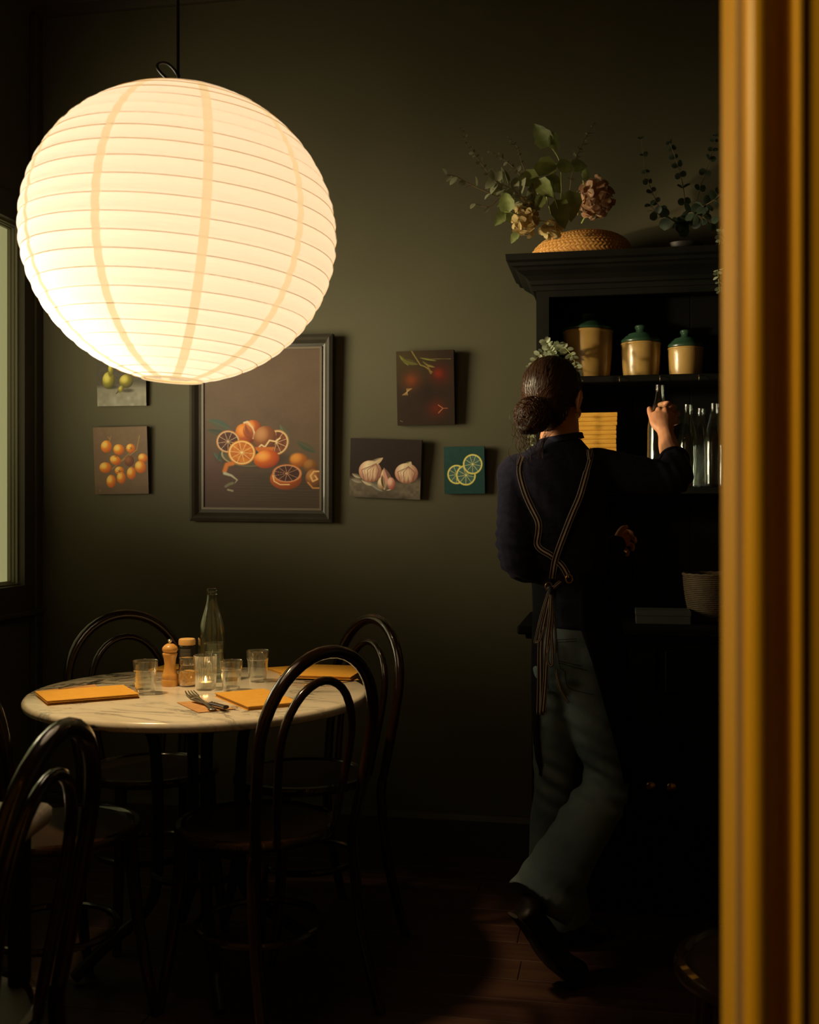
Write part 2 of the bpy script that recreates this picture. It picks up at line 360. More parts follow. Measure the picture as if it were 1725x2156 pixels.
# corner board / casing around the window on the left wall
win = MB()
cw = 0.098
win.box(LX, LX + 0.024, WY1, WY1 + cw, WZ0 - cw, WZ1 + cw).box(LX, LX + 0.024, WY0 - cw, WY0, WZ0 - cw, WZ1 + cw)
win.box(LX, LX + 0.024, WY0, WY1, WZ1, WZ1 + cw).box(LX, LX + 0.024, WY0, WY1, WZ0 - cw, WZ0)
win1 = bpy.data.objects.new('window_1', None); C.objects.link(win1); win1['kind'] = 'structure'
win.build('window_casing', M_trim, win1, smooth=False)
sash = MB()
for i, (o_, x_) in enumerate(((0.0, -0.002), (0.004, -0.014), (0.008, -0.026))):
    a0, a1, b0, b1 = WY0 + o_, WY1 - o_, WZ0 + o_, WZ1 - o_; tt = 0.008
    sash.box(LX + x_ - 0.02, LX + x_, a1 - tt, a1, b0, b1).box(LX + x_ - 0.02, LX + x_, a0, a0 + tt, b0, b1)
    sash.box(LX + x_ - 0.02, LX + x_, a0 + tt, a1 - tt, b1 - tt, b1).box(LX + x_ - 0.02, LX + x_, a0 + tt, a1 - tt, b0, b0 + tt)
sash.build('window_frame', M_sash, win1, smooth=False)
MB().box(LX - 0.050, LX - 0.040, WY0 + 0.006, WY1 - 0.006, WZ0 + 0.006, WZ1 - 0.006).build('pane', M_pane, win1, smooth=False)
MB().box(LX, LX + 0.045, WY0 - 0.12, WY1 + 0.115, WZ0 - cw - 0.02, WZ0 - cw, b=0.004).build('window_sill', M_trim, win1, smooth=False)
struct('trim_2', MB().box(LX, LX + 0.03, WY - 0.055, WY, 0, CZ - 0.08, b=0.004), M_trim)

# foreground doorway: right jamb with moulded casing (mustard gloss), wall beyond it
prof = [(1520, .800), (1535, .750), (1543, .722), (1546, .717), (1549, .716), (1552, .716), (1567, .717), (1569, .7135), (1576, .710), (1586, .708), (1598, .7075), (1606, .708), (1614, .710), (1624, .713), (1636, .7155), (1648, .7165), (1664, .717), (1673, .7165), (1676, .7145), (1681, .713), (1688, .713), (1694, .714), (1697, .716), (1775, .717), (1850, .718)]
pp = [PY(a_, CY, b_) for a_, b_ in prof]
dm = MB(); z0, z1 = 0.0, 2.6
vs = [(p.x, p.y, z) for z in (z0, z1) for p in pp]; n_ = len(pp)
tanset = (4, 5)
for i in range(n_ - 1):
    dm.add([vs[i], vs[i + 1], vs[i + 1 + n_], vs[i + n_]], [(0, 1, 2, 3)], 1 if i in tanset else 0)
xr = pp[-1].x
dm.add([(pp[0].x, .80, z0), (xr, .80, z0), (xr, .80, z1), (pp[0].x, .80, z1)], [(3, 2, 1, 0)], 0)
o = dm.build('trim_3', [M_must, M_tan], None, smooth=True, angle=35); o['kind'] = 'structure'
struct('wall_front', MB().box(xr, 2.6, .718, .80, 0, CZ).box(LX, -0.62, .722, .80, 0, CZ), M_must)
struct('trim_4', MB().box(-0.62, xr, .722, .80, 2.6, CZ), M_must)

# ------------------------------------------------------------------ paper lantern
lanc = P(381, 498, 2.2)
lan = thing('paper_lantern', 'large round white paper lantern glowing above the marble table', 'lantern', lanc)
lan.rotation_euler = (0, math.radians(3.6), A)
RL, RZ = 0.3090, 0.2935
def lan_r(z): return RL * math.sqrt(max(0, 1 - (z / RZ) ** 2))
nr = 27; zs = [RZ * math.sin(-PI / 2 + PI * (i + 0.75) / (nr + 0.5) * 1.0) for i in range(nr + 0)]
zs = [-RZ * 0.985 + (RZ * 1.955) * i / (nr - 1) for i in range(nr)]
zs = [RZ * 0.985 * math.sin(0.93 * (PI / 2) * (-1 + 2 * i / (nr - 1))) / math.sin(0.93 * PI / 2) for i in range(nr)]
prof = []
for i in range(nr - 1):
    for k in range(6):
        t = k / 6; z = zs[i] + (zs[i + 1] - zs[i]) * t
        ra = lan_r(zs[i]) * (1 - t) + lan_r(zs[i + 1]) * t
        prof.append((ra + 0.0035 * math.sin(PI * t) + (lan_r(z) - ra) * 0.3, z))
prof.append((lan_r(zs[-1]), zs[-1]))
MB().lathe(prof, 96, caps=False).build('paper_shade', M_paper, lan, angle=0)
for i, z in enumerate(zs):
    r = lan_r(z) + 0.0006
    MB().tube([(r * math.cos(2 * PI * k / 72), r * math.sin(2 * PI * k / 72), z + 0.0015 * math.sin(2 * PI * k / 72 + i)) for k in range(72)],
              0.00062, 6, closed=True).build('rib', M_rib, lan)
for s_ in range(10):
    a0 = math.radians(-90 - 16 + 36 * s_); mb = MB(); L_, R_ = [], []
    for r, z in prof:
        hw = 0.0085 / max(r, 0.03); hw = min(hw, 0.2)
        L_.append([((r + .0012) * math.cos(a0 + q * hw), (r + .0012) * math.sin(a0 + q * hw), z) for q in (-1, 0, 1)])
    mb.rings(L_, closed=False, caps=False); mb.build('seam_strip', M_strip, lan)
MB().lathe([(0.057, -RZ * .985 - .002), (0.057, -RZ * .985 + .004), (0.0605, -RZ * .985 + .004), (0.0605, -RZ * .985 - .002)], 40, caps=False).build('bottom_ring', M_strip, lan)
MB().ball((-0.02, 0, 0.0), (0.04, 0.04, 0.05)).build('bulb', M_bulb, lan)
MB().lathe([(0.02, 0.045), (0.022, 0.05), (0.022, 0.12), (0.006, 0.13)], 16, (-0.02, 0, 0)).build('lamp_socket', M_cord, lan)
top = zs[-1]
wire = MB()
for k in range(3):
    a = 2 * PI * k / 3; wire.tube([(0, 0, top + 0.01), (0.1 * math.cos(a), 0.1 * math.sin(a), top - .012)], 0.0012, 6)
wire.build('wire_frame', M_cord, lan)
cd = MB(); inv = lan.matrix_basis.inverted() if False else (Matrix.Translation(lan.location) @ lan.rotation_euler.to_matrix().to_4x4()).inverted()
pts = [inv @ Vector((-0.0, 0, 0)) for _ in ()]
ctop = P(375, 0, 2.2); ctop.z = CZ
path = [inv @ ctop, inv @ P(375, 60, 2.2), inv @ P(376, 158, 2.2), inv @ P(377, 215, 2.2), Vector((-0.02, 0, 0.13))]
cd.tube(smooth_path(path, 5), 0.0032, 8)
loop = [inv @ P(a, b, 2.19) for a, b in ((352, 166), (338, 152), (331, 140), (337, 133), (350, 133), (362, 141), (372, 154), (377, 166))]
cd.tube(smooth_path(loop, 6), 0.0028, 8)
cd.build('cord', M_cord, lan)
MB().lathe([(0.001, 0), (0.045, 0), (0.045, -0.02), (0.02, -0.035), (0.004, -0.035)], 24).build('ceiling_rose', M_cord, thing('ceiling_rose', 'small dark ceiling rose holding the lantern cord', 'fitting', (ctop.x, ctop.y, CZ)))
bl_ = bpy.data.lights.new('lantern_bulb', 'POINT'); bl_.energy = 3.6; bl_.color = (1, 0.84, 0.68); bl_.shadow_soft_size = 0.045
bo = bpy.data.objects.new('lantern_bulb', bl_); C.objects.link(bo); bo.location = lanc + RT * (-0.16) + Vector((0, 0, -0.13)) - FW * 0.03
# ------------------------------------------------------------------ paintings: flat oil paintings, colour per vertex
class Canvas:
    def __init__(s, W, Hh, base):
        s.W, s.H = W, Hh
        s.x, s.y = np.meshgrid((np.arange(W) + .5) / W, (np.arange(Hh) + .5) / Hh * (Hh / W)); s.asp = Hh / W
        s.c = np.ones((Hh, W, 3)) * np.array(base) / 255.0
        s.rng = np.random.RandomState(5)
    def noise(s, cells, seed=0):
        r = np.random.RandomState(seed); g = r.rand(int(cells * s.asp) + 3, cells + 3)
        u = s.x * cells; v = s.y * cells; i = u.astype(int); j = v.astype(int); fu = u - i; fv = v - j
        fu = fu * fu * (3 - 2 * fu); fv = fv * fv * (3 - 2 * fv)
        return (g[j, i] * (1 - fu) + g[j, i + 1] * fu) * (1 - fv) + (g[j + 1, i] * (1 - fu) + g[j + 1, i + 1] * fu) * fv
    def blend(s, m, col):
        m = np.clip(m, 0, 1)[..., None]; col = np.asarray(col, float)
        if col.ndim == 1: col = col / 255.0
        s.c = s.c * (1 - m) + col * m
    def ell(s, cx, cy, rx, ry, rot=0.0, soft=0.004):
        ca, sa = math.cos(rot), math.sin(rot); dx, dy = s.x - cx, s.y - cy
        u = (dx * ca + dy * sa) / rx; v = (-dx * sa + dy * ca) / ry; r = np.sqrt(u * u + v * v)
        return np.clip((1 - r) * min(rx, ry) / soft, 0, 1), u, v, r
    def fruit(s, cx, cy, rx, ry, rot, dark, mid, hi, alpha=1.0, soft=0.005, hx=-0.35, hy=-0.35):
        m, u, v, r = s.ell(cx, cy, rx, ry, rot, soft); dx, dy = (s.x - cx) / rx, (s.y - cy) / ry
        q = np.clip(1 - ((dx - hx) ** 2 + (dy - hy) ** 2) / 1.9, 0, 1)[..., None]
        D, Mi, Hc = [np.array(k) / 255.0 for k in (dark, mid, hi)]
        col = D * (1 - q) + Mi * q; q2 = np.clip((q - .72) / .28, 0, 1); col = col * (1 - q2) + Hc * q2
        s.blend(m * alpha, col); return m
    def line(s, pts, w, col, alpha=1.0, taper=False):
        best = np.zeros_like(s.x)
        for k in range(len(pts) - 1):
            (ax, ay), (bx, by) = pts[k], pts[k + 1]; L2 = (bx - ax) ** 2 + (by - ay) ** 2 + 1e-9
            t = np.clip(((s.x - ax) * (bx - ax) + (s.y - ay) * (by - ay)) / L2, 0, 1)
            d = np.hypot(s.x - ax - t * (bx - ax), s.y - ay - t * (by - ay))
            ww = w * (1 - (k + t) / (len(pts) - 1) * 0.8) if taper else w
            best = np.maximum(best, np.clip((ww - d) / (w * .6) + .3, 0, 1))
        s.blend(best * alpha, col)
    def leaf(s, ax, ay, bx, by, wd, col, vein=None, alpha=1.0):
        L_ = math.hypot(bx - ax, by - ay); ux, uy = (bx - ax) / L_, (by - ay) / L_
        t = ((s.x - ax) * ux + (s.y - ay) * uy) / L_; d = (-(s.x - ax) * uy + (s.y - ay) * ux)
        prof_ = wd * np.sin(np.clip(t, 0, 1) * PI) ** 0.8
        m = np.clip((prof_ - np.abs(d)) / 0.006, 0, 1) * (t > 0) * (t < 1)
        s.blend(m * alpha * (0.75 + .25 * np.sign(d)), col)
        if vein: s.line([(ax, ay), (bx, by)], 0.003, vein, 0.5 * alpha)
    def citrus(s, cx, cy, r, rot, rim, pith, flesh, dark, ry=None, segs=9, alpha=1.0):
        m, u, v, q = s.ell(cx, cy, r, ry or r, rot, 0.004); s.blend(m * alpha, rim)
        m, u, v, q = s.ell(cx, cy, r * .93, (ry or r) * .93, rot, 0.004); s.blend(m * alpha, pith)
        m, u, v, q = s.ell(cx, cy, r * .84, (ry or r) * .84, rot, 0.004); a = np.arctan2(v, u)
        seg = np.abs(np.sin(a * segs / 2.0)); fl_ = np.clip((seg * q - 0.06) / 0.08, 0, 1) * m * (q > .08)
        nz = s.noise(60, 3)[..., None]; colr = (np.array(flesh) * nz + np.array(dark) * (1 - nz)) / 255.0
        s.blend(fl_ * alpha, colr)
def painting(name, label, corners, cv, thick=0.022, lean=3.0, side=None, frame=None):
    """corners: tl, tr, br, bl measured on the plane just before the wall."""
    tl, tr, br, bl2 = [PY(a, b, WY - 0.028) for a, b in corners]
    W = ((tr - tl).length + (br - bl2).length) / 2; Hh = ((tl - bl2).length + (tr - br).length) / 2
    base = (bl2 + br) / 2; ang = math.atan2((tr.z - tl.z) + (br.z - bl2.z), (tr.x - tl.x) + (br.x - bl2.x))
    t = thing(name, label, 'painting', (base.x, WY - 0.003, base.z)); t.rotation_euler = (math.radians(lean), -ang, 0)
    W2 = W / 2; y0 = -thick
    if frame:
        fw = frame; iw, ih0, ih1 = W2 - fw, fw, Hh - fw
        fr = MB()
        pr = [(0, 0), (0, -0.030), (fw * .22, -0.036), (fw * .40, -0.030), (fw * .62, -0.016), (fw * .80, -0.013), (fw * .84, -0.018), (fw, -0.018), (fw, 0)]
        ringsf = [[(-W2 + a, b, a), (W2 - a, b, a), (W2 - a, b, Hh - a), (-W2 + a, b, Hh - a)] for a, b in pr]
        fr.rings(ringsf, caps=False); 
        for i in range(len(fr.f)): fr.m[i] = 1 if (i // 4) in (5, 6) else 0
        fr.build('frame', [M_frame, M_frame2], t, smooth=False)
        X0, X1, Z0, Z1, yy = -iw, iw, ih0, ih1, -0.012
        MB().box(-iw, iw, -0.0115, 0, ih0, ih1).build('backing_board', M_cside, t, smooth=False)
    else:
        MB().box(-W2, W2, y0 + .0008, 0, 0, Hh, b=0.001).build('canvas_block', side or M_cside, t, smooth=False)
        X0, X1, Z0, Z1, yy = -W2, W2, 0, Hh, y0
    nx, ny = cv.W, cv.H
    xs = np.linspace(X0, X1, nx + 1); zz = np.linspace(Z1, Z0, ny + 1)
    gx, gz = np.meshgrid(xs, zz); v = np.zeros(((nx + 1) * (ny + 1), 3)); v[:, 0] = gx.ravel(); v[:, 1] = yy; v[:, 2] = gz.ravel()
    i, j = np.meshgrid(np.arange(nx), np.arange(ny)); a = (j * (nx + 1) + i).ravel(); fc = np.stack([a, a + nx + 1, a + nx + 2, a + 1], 1)
    me = bpy.data.meshes.new('painted_canvas'); me.vertices.add(len(v)); me.vertices.foreach_set('co', v.ravel())
    me.loops.add(fc.size); me.loops.foreach_set('vertex_index', fc.ravel()); me.polygons.add(len(fc))
    me.polygons.foreach_set('loop_start', np.arange(0, fc.size, 4)); me.update(calc_edges=True); me.validate()
    col = np.clip(cv.c, 0, 1); lin = np.where(col <= .04045, col / 12.92, ((col + .055) / 1.055) ** 2.4)
    ca = me.color_attributes.new('paint', 'FLOAT_COLOR', 'CORNER')
    rgba = np.ones((len(fc), 4, 4)); rgba[:, :, :3] = lin.reshape(-1, 3)[:, None, :]; ca.data.foreach_set('color', rgba.ravel())
    me.materials.append(M_paint); link('painted_canvas', me, t)
    return t
# kumquats
c = Canvas(150, 182, (112, 88, 66)); nz = c.noise(9, 1) * .5 + c.noise(30, 2) * .5
c.blend(nz * .35, (140, 112, 84)); c.blend(np.clip(c.y - 1.0, 0, 1) * 1.5, (84, 66, 50))
tw = (176, 128, 66)
c.line([(.86, .17), (.80, .42), (.62, .55), (.45, .66), (.33, .76)], .008, tw); c.line([(.80, .42), (.66, .48), (.5, .62)], .007, tw)
c.line([(.27, .17), (.32, .23)], .006, tw); c.line([(.33, .16), (.30, .25)], .005, tw); c.line([(.62, .55), (.7, .75)], .006, tw)
for i, (a, b, r1, r2, rt) in enumerate([(.24, .35, .105, .115, .2), (.47, .41, .105, .10, .4), (.69, .39, .085, .085, 0), (.40, .60, .11, .085, .5), (.21, .73, .115, .10, 0),
                                        (.91, .57, .09, .085, .6), (.66, .62, .09, .10, .2), (.86, .73, .105, .115, -.3), (.47, .79, .09, .08, 0), (.69, .84, .088, .115, .1), (.50, .92, .085, .11, 0), (.31, .98, .092, .12, .1)]):
    if i == 6: c.fruit(a, b, r1, r2, rt, (90, 44, 22), (130, 72, 40), (150, 92, 60)); continue
    c.fruit(a, b, r1, r2, rt, (188, 82, 8), (246, 150, 24), (255, 214, 110))
for a, b in ((.7, .39), (.47, .80), (.42, .52)):
    for k in range(5): c.line([(a, b), (a + .035 * math.cos(k * 1.25), b + .035 * math.sin(k * 1.25))], .006, (150, 84, 30))
c.line([(.08, 1.12), (.10, 1.15), (.09, 1.17)], .004, (160, 140, 110))
painting('kumquat_painting', 'small unframed canvas of orange kumquats on brown, left of the large frame', ((195, 900), (309, 897), (312, 1039), (200, 1040)), c, side=M_cside)
# pears
c = Canvas(140, 182, (72, 66, 54)); c.blend(c.noise(20, 4) * .4, (94, 86, 70))
c.blend(np.clip((c.y - .88 + .06 * c.noise(8, 3)) * 8, 0, 1), (128, 124, 108)); c.blend(np.clip((c.y - .92) * 4, 0, 1) * c.noise(14, 8), (160, 156, 140))
for q, (a, b) in enumerate(((.28, .86), (.60, .93))):
    c.fruit(a + .02, b + .07, .17, .05, 0, (40, 36, 26), (44, 38, 28), (50, 44, 30), .7, .03)
c.fruit(.24, .80, .13, .17, .05, (66, 62, 16), (168, 158, 46), (224, 212, 104)); c.fruit(.29, .58, .065, .17, .12, (70, 66, 18), (160, 150, 44), (210, 200, 90), 1, .02)
c.fruit(.60, .82, .145, .135, -.3, (60, 56, 16), (150, 138, 40), (214, 200, 96)); c.fruit(.49, .97, .06, .10, .75, (70, 64, 18), (150, 138, 42), (200, 186, 84), 1, .02)
c.line([(.43, 1.02), (.39, 1.06)], .01, (70, 50, 24))
painting('pear_painting', 'small unframed canvas of two green pears half hidden by the lantern', ((202, 715), (306, 713), (307, 853), (205, 855)), c)
# large framed citrus still life
c = Canvas(250, 358, (92, 72, 56)); c.blend(c.noise(7, 1) * .4, (112, 88, 68)); c.blend(c.noise(40, 2) * .25, (78, 62, 48))
c.blend(np.clip((c.y - 1.04) * 9, 0, 1) * .75, (62, 48, 38)); c.blend(np.clip(.38 - np.hypot(c.x - .1, c.y - 1.15), 0, 1) * 2.2, (88, 52, 48))
for k in range(26): c.blend(np.clip(1 - np.abs(c.y - 1.14 - k * .012 - .004 * np.sin(c.x * 9 + k)) / .004, 0, 1) * .14 * (c.x > .2), (150, 112, 78) if k % 2 else (50, 38, 30))
c.fruit(.44, .99, .36, .10, 0, (40, 32, 26), (48, 38, 30), (56, 44, 34), .8, .06)
c.leaf(.24, .72, .03, .63, .045, (66, 84, 72), (98, 112, 92)); c.leaf(.24, .78, .02, .72, .03, (50, 66, 58)); c.leaf(.66, .68, .74, .85, .038, (84, 98, 74), (120, 128, 96))
c.leaf(.80, .83, .97, .93, .035, (62, 74, 56), (86, 96, 72)); c.leaf(.08, .92, .16, 1.02, .02, (70, 100, 86)); c.leaf(.2, .88, .12, 1.0, .03, (50, 70, 58))
m, u, v, r = c.ell(.40, .94, .255, .12, 0, .006); c.blend(m * (v > 0), (96, 86, 66)); c.blend(np.clip((r - .90) / .05, 0, 1) * m * (v > -.2), (190, 176, 140))
m, u, v, r = c.ell(.40, 1.03, .20, .05, 0, .02); c.blend(m * .6, (84, 72, 56))
org, orh, ord_ = (214, 104, 22), (246, 160, 70), (120, 44, 10)
c.fruit(.36, .76, .085, .10, -.5, ord_, org, orh); c.fruit(.42, .72, .08, .09, .4, ord_, (206, 104, 36), orh)
c.line([(.35, .66), (.38, .65), (.42, .70), (.44, .76), (.43, .80)], .010, (232, 200, 158)); c.leaf(.36, .67, .43, .80, .035, (150, 70, 36))
c.citrus(.21, .83, .105, .2, (206, 132, 70), (220, 190, 150), (96, 44, 32), (60, 26, 22)); 
c.citrus(.63, .84, .105, .4, (200, 140, 80), (226, 196, 150), (140, 74, 44), (90, 44, 28), ry=.12)
c.fruit(.53, .80, .10, .115, .2, (96, 48, 20), (156, 92, 46), (200, 140, 90)); c.line([(.46, .90), (.50, .86), (.53, .88), (.57, .82), (.62, .83), (.66, .80)], .008, (240, 208, 160))
m, u, v, r = c.ell(.53, .86, .09, .09, 0, .006); c.blend(m * (c.y > .88), (206, 110, 44))
c.citrus(.33, .93, .122, .1, (226, 140, 30), (248, 214, 150), (226, 140, 44), (196, 98, 22), ry=.115, segs=10); c.blend(c.ell(.33, .93, .008, .008)[0], (255, 240, 200))
c.fruit(.545, .99, .115, .085, -.2, (150, 50, 6), (232, 112, 20), (255, 176, 84))
c.fruit(.82, 1.0, .09, .075, .2, (120, 60, 12), (210, 118, 24), (240, 160, 60), .9, .02); c.fruit(.92, 1.05, .07, .07, 0, (90, 50, 14), (150, 92, 30), (180, 120, 50), .8, .02)
c.fruit(.71, 1.17, .14, .10, 0, (130, 56, 14), (190, 90, 28), (220, 130, 60)); c.citrus(.72, 1.12, .13, 0, (214, 120, 50), (206, 150, 116), (84, 38, 30), (52, 24, 22), ry=.085, segs=11)
c.line([(.60, 1.14), (.61, 1.19), (.66, 1.22), (.74, 1.22)], .006, (246, 206, 150))
c.fruit(.95, 1.16, .075, .085, 0, (90, 50, 20), (146, 90, 44), (190, 130, 76)); c.line([(.99, 1.10), (.95, 1.10), (.92, 1.14), (.94, 1.19), (.98, 1.17), (.96, 1.14)], .008, (228, 180, 116)); c.line([(.9, 1.2), (.94, 1.25), (1.0, 1.25)], .008, (196, 132, 70))
c.line([(.18, 1.10), (.20, 1.04), (.25, 1.03)], .022, (214, 120, 40)); c.line([(.18, 1.12), (.24, 1.14), (.29, 1.18), (.27, 1.21)], .016, (190, 188, 166), taper=True); c.line([(.19, 1.24), (.22, 1.22), (.25, 1.21)], .014, (120, 116, 92)); c.line([(.21, 1.27), (.25, 1.28)], .010, (160, 154, 126))
painting('citrus_still_life', 'large still life of cut oranges in a bowl, in a dark wooden frame', ((397, 708), (697, 707), (700, 1097), (400, 1099)), c, frame=0.052, lean=1.5)
# pomegranates
c = Canvas(150, 196, (42, 27, 16)); c.blend(c.noise(9, 2) * .4, (54, 38, 22)); c.blend(np.clip(.8 - np.hypot(c.x - .1, c.y - .1), 0, 1), (70, 56, 26))
def glow(a, b, r, col, al=1): c.blend(np.clip(1 - np.hypot(c.x - a, c.y - b) / r, 0, 1) ** 1.3 * al, col)
glow(.27, .52, .26, (112, 50, 14), 1.0); glow(.76, .43, .28, (96, 24, 10), 1.0); glow(.72, .40, .12, (140, 36, 12), .8); glow(.68, 1.02, .27, (96, 28, 8), 1.0); glow(.24, .5, .12, (128, 60, 18), .6); glow(.5, .75, .3, (36, 16, 10), .7)
c.line([(.27, 0), (.34, .12), (.42, .25), (.50, .28), (.62, .38)], .012, (128, 112, 54)); c.leaf(.05, .06, .22, .26, .03, (120, 124, 44)); c.leaf(.08, .14, .38, .24, .05, (92, 88, 36), (150, 140, 60)); c.leaf(.40, .12, .72, .19, .02, (130, 126, 56)); c.line([(.6, .15), (.95, .16)], .006, (110, 96, 50))
c.leaf(.45, .18, .58, .28, .02, (112, 106, 48)); c.leaf(.5, .24, .68, .30, .022, (140, 124, 62)); c.line([(.55, .28), (.60, .40)], .018, (120, 96, 46))
for k in range(4): c.line([(.20 - k * .028 + .06, .66), (.10 + k * .028, .77)], .009, (176, 140, 92), .8)
c.line([(.72, .96), (.80, 1.02), (.72, 1.10)], .007, (196, 120, 78)); c.line([(.80, 1.02), (.88, 1.02)], .006, (150, 86, 54)); c.line([(.05, 1.22), (.09, 1.24)], .004, (150, 130, 90))
painting('pomegranate_painting', 'unframed dark canvas of red pomegranates, the higher one right of the frame', ((836, 741), (957, 736), (958, 893), (838, 895)), c, lean=3.5, thick=.03)
# garlic
c = Canvas(190, 158, (40, 26, 22)); c.blend(np.clip((c.y - .52 + .03 * np.sin(c.x * 7)) * 14, 0, 1), (104, 94, 80)); c.blend(c.noise(26, 5) * np.clip((c.y - .5) * 4, 0, 1) * .7, (150, 138, 118)); c.blend(np.clip((c.y - .62) * 4, 0, 1) * c.noise(8, 9) * 1.3, (54, 46, 40))
c.leaf(.03, .50, .16, .56, .03, (186, 172, 150)); c.leaf(.02, .58, .18, .62, .03, (160, 150, 132)); c.leaf(.16, .58, .34, .66, .035, (206, 186, 156)); c.leaf(.28, .62, .48, .74, .03, (150, 146, 136))
def garlic(cx, cy, rx, ry, rot, tipx, tipy):
    c.fruit(cx, cy + ry * .75, rx * .9, ry * .25, 0, (30, 22, 18), (36, 26, 22), (40, 30, 24), .7, .02)
    c.fruit(cx, cy, rx, ry, rot, (150, 96, 80), (236, 204, 168), (250, 232, 196)); 
    c.leaf(cx - rx * .3, cy - ry * .55, tipx, tipy, rx * .2, (226, 204, 168)); c.leaf(cx + rx * .1, cy - ry * .5, tipx, tipy, rx * .22, (206, 180, 144))
    for k in range(-3, 4):
        q = k / 3.4; c.line([(cx + (tipx - cx) * .45, cy + (tipy - cy) * .55), (cx + q * rx * .85, cy - ry * .1), (cx + q * rx * .55, cy + ry * .85)], .006, (120, 74, 66) if k % 2 else (196, 150, 120), .75)
        c.leaf(cx + (tipx - cx) * .4, cy + (tipy - cy) * .5, cx + q * rx * .6, cy + ry * .9, rx * .10, (246, 224, 180) if k % 2 == 0 else (222, 176, 152), alpha=.7)
    m, u, v, r = c.ell(cx, cy, rx, ry, rot, .01); c.blend(m * np.clip(-(u) - .35, 0, 1) * .8, (198, 120, 112))
garlic(.29, .46, .165, .155, .1, .47, .26); garlic(.80, .47, .165, .145, 0, .86, .30)
c.fruit(.46, .62, .065, .10, .2, (120, 90, 70), (230, 200, 160), (248, 228, 190)); c.leaf(.47, .42, .50, .72, .05, (236, 206, 166)); c.leaf(.48, .40, .60, .70, .055, (214, 156, 138)); c.fruit(.59, .62, .06, .09, -.1, (150, 74, 66), (222, 160, 140), (240, 200, 176)); c.leaf(.46, .50, .49, .70, .03, (90, 66, 44)); c.leaf(.52, .72, .60, .70, .012, (230, 210, 170))
painting('garlic_painting', 'unframed tilted canvas of white garlic bulbs on a dark ground', ((738, 921), (886, 926), (885, 1051), (735, 1045)), c, lean=4.5, thick=.024, side=M_csidel)
# lemon slices
c = Canvas(130, 146, (34, 70, 68)); c.blend(c.noise(12, 6) * .45, (46, 86, 80)); c.blend(c.noise(40, 7) * .2, (26, 56, 56))
for a, b, r in ((.31, .66, .235), (.54, .68, .25), (.71, .42, .245)):
    c.citrus(a, b, r, .2, (222, 208, 84), (240, 232, 150), (96, 128, 118), (58, 96, 92), segs=9)
painting('lemon_painting', 'smallest square canvas, teal with three pale lemon slices', ((932, 940), (1017, 939), (1021, 1038), (936, 1039)), c, lean=5.0, thick=.022, side=mat('canvas_side_teal', (0.03, 0.07, 0.07), .8))

# ------------------------------------------------------------------ bentwood chairs
def make_chair(name, seatm):
    t = bpy.data.objects.new(name, None); C.objects.link(t)
    MB().lathe([(0.001, .452), (.19, .452), (.203, .458), (.205, .468), (.200, .478), (.188, .480), (.180, .474), (.178, .470)], 48, caps=False).build('seat_rim', M_bent, t)
    MB().lathe([(0.001, .468), (.10, .468), (.180, .473)], 40, caps=False).build('seat', seatm, t)
    def arc(hw, y0, ytop, zs0, ztop, zc, flare):
        pts = []
        for k in range(25):
            a = PI * k / 24; x = hw * math.cos(a); z = zc + (ztop - zc) * math.sin(a); pts.append((x, z))
        return pts
    def yb(z): return -.175 - .012 * (z - .45) / .1 * 1.3
    out = [(.165, .46), (.178, .56), (.186, .65), (.190, .72)] + [(.190 * math.cos(PI * k / 20), .72 + .2 * math.sin(PI * k / 20)) for k in range(1, 20)] + [(-.190, .72), (-.186, .65), (-.178, .56), (-.165, .46)]
    MB().tube([(x, yb(z), z) for x, z in out], [.0135 + .0025 * math.sin(PI * i / (len(out) - 1)) for i in range(len(out))], 12).build('back_hoop', M_bent, t)
    inn = [(.095, .465), (.108, .56), (.118, .65), (.120, .70)] + [(.120 * math.cos(PI * k / 16), .70 + .15 * math.sin(PI * k / 16)) for k in range(1, 16)] + [(-.120, .70), (-.118, .65), (-.108, .56), (-.095, .465)]
    MB().tube([(x, yb(z) + .004, z) for x, z in inn], .0105, 10).build('inner_hoop', M_bent, t)
    for s in (-1, 1):
        MB().tube(smooth_path([(s * .165, yb(.46), .46), (s * .168, -.172, .40), (s * .176, -.195, .2), (s * .19, -.245, 0.0)], 5), .0145, 10).build('leg', M_bent, t)
        MB().tube(smooth_path([(s * .135, .125, .455), (s * .142, .135, .3), (s * .155, .158, .12), (s * .165, .18, 0.0)], 5), [.018 - .005 * i / 15 for i in range(16)], 10).build('leg', M_bent, t)
    MB().tube([(.158 * math.cos(2 * PI * k / 40), -.012 + .155 * math.sin(2 * PI * k / 40), .225) for k in range(40)], .0095, 8, closed=True).build('leg_ring', M_bent, t)
    return t
cprot = make_chair('bentwood_chair', M_seat)
tc = P(420, CY, 3.0); tc.z = 0
def put_chair(o, hoop_px, d, toward=None, ang=None, label='', z=0):
    h = P(hoop_px, CY, d); h.z = 0
    if toward is not None: dr = (toward - h).normalized()
    else: dr = (FW * math.cos(ang) + RT * math.sin(ang))
    dr.z = 0; c_ = h + dr * 0.215
    o.location = (c_.x, c_.y, 0); o.rotation_euler = (0, 0, math.atan2(dr.y, dr.x) - PI / 2)
    tag(o, label, 'chair', 'bentwood chairs around the tables'); return o
put_chair(cprot, 670, 2.60, ang=math.radians(-50), label='dark bentwood chair in front of the round table at its right')
put_chair(copy_tree(cprot), 768, 3.36, ang=math.radians(-123), label='bentwood chair behind the right edge of the round table')
put_chair(copy_tree(cprot), 270, 3.50, tc, label='bentwood chair behind the round table, below the kumquat painting')
put_chair(copy_tree(cprot), -62, 2.55, tc, label='bentwood chair cut by the left frame edge beside the round table')
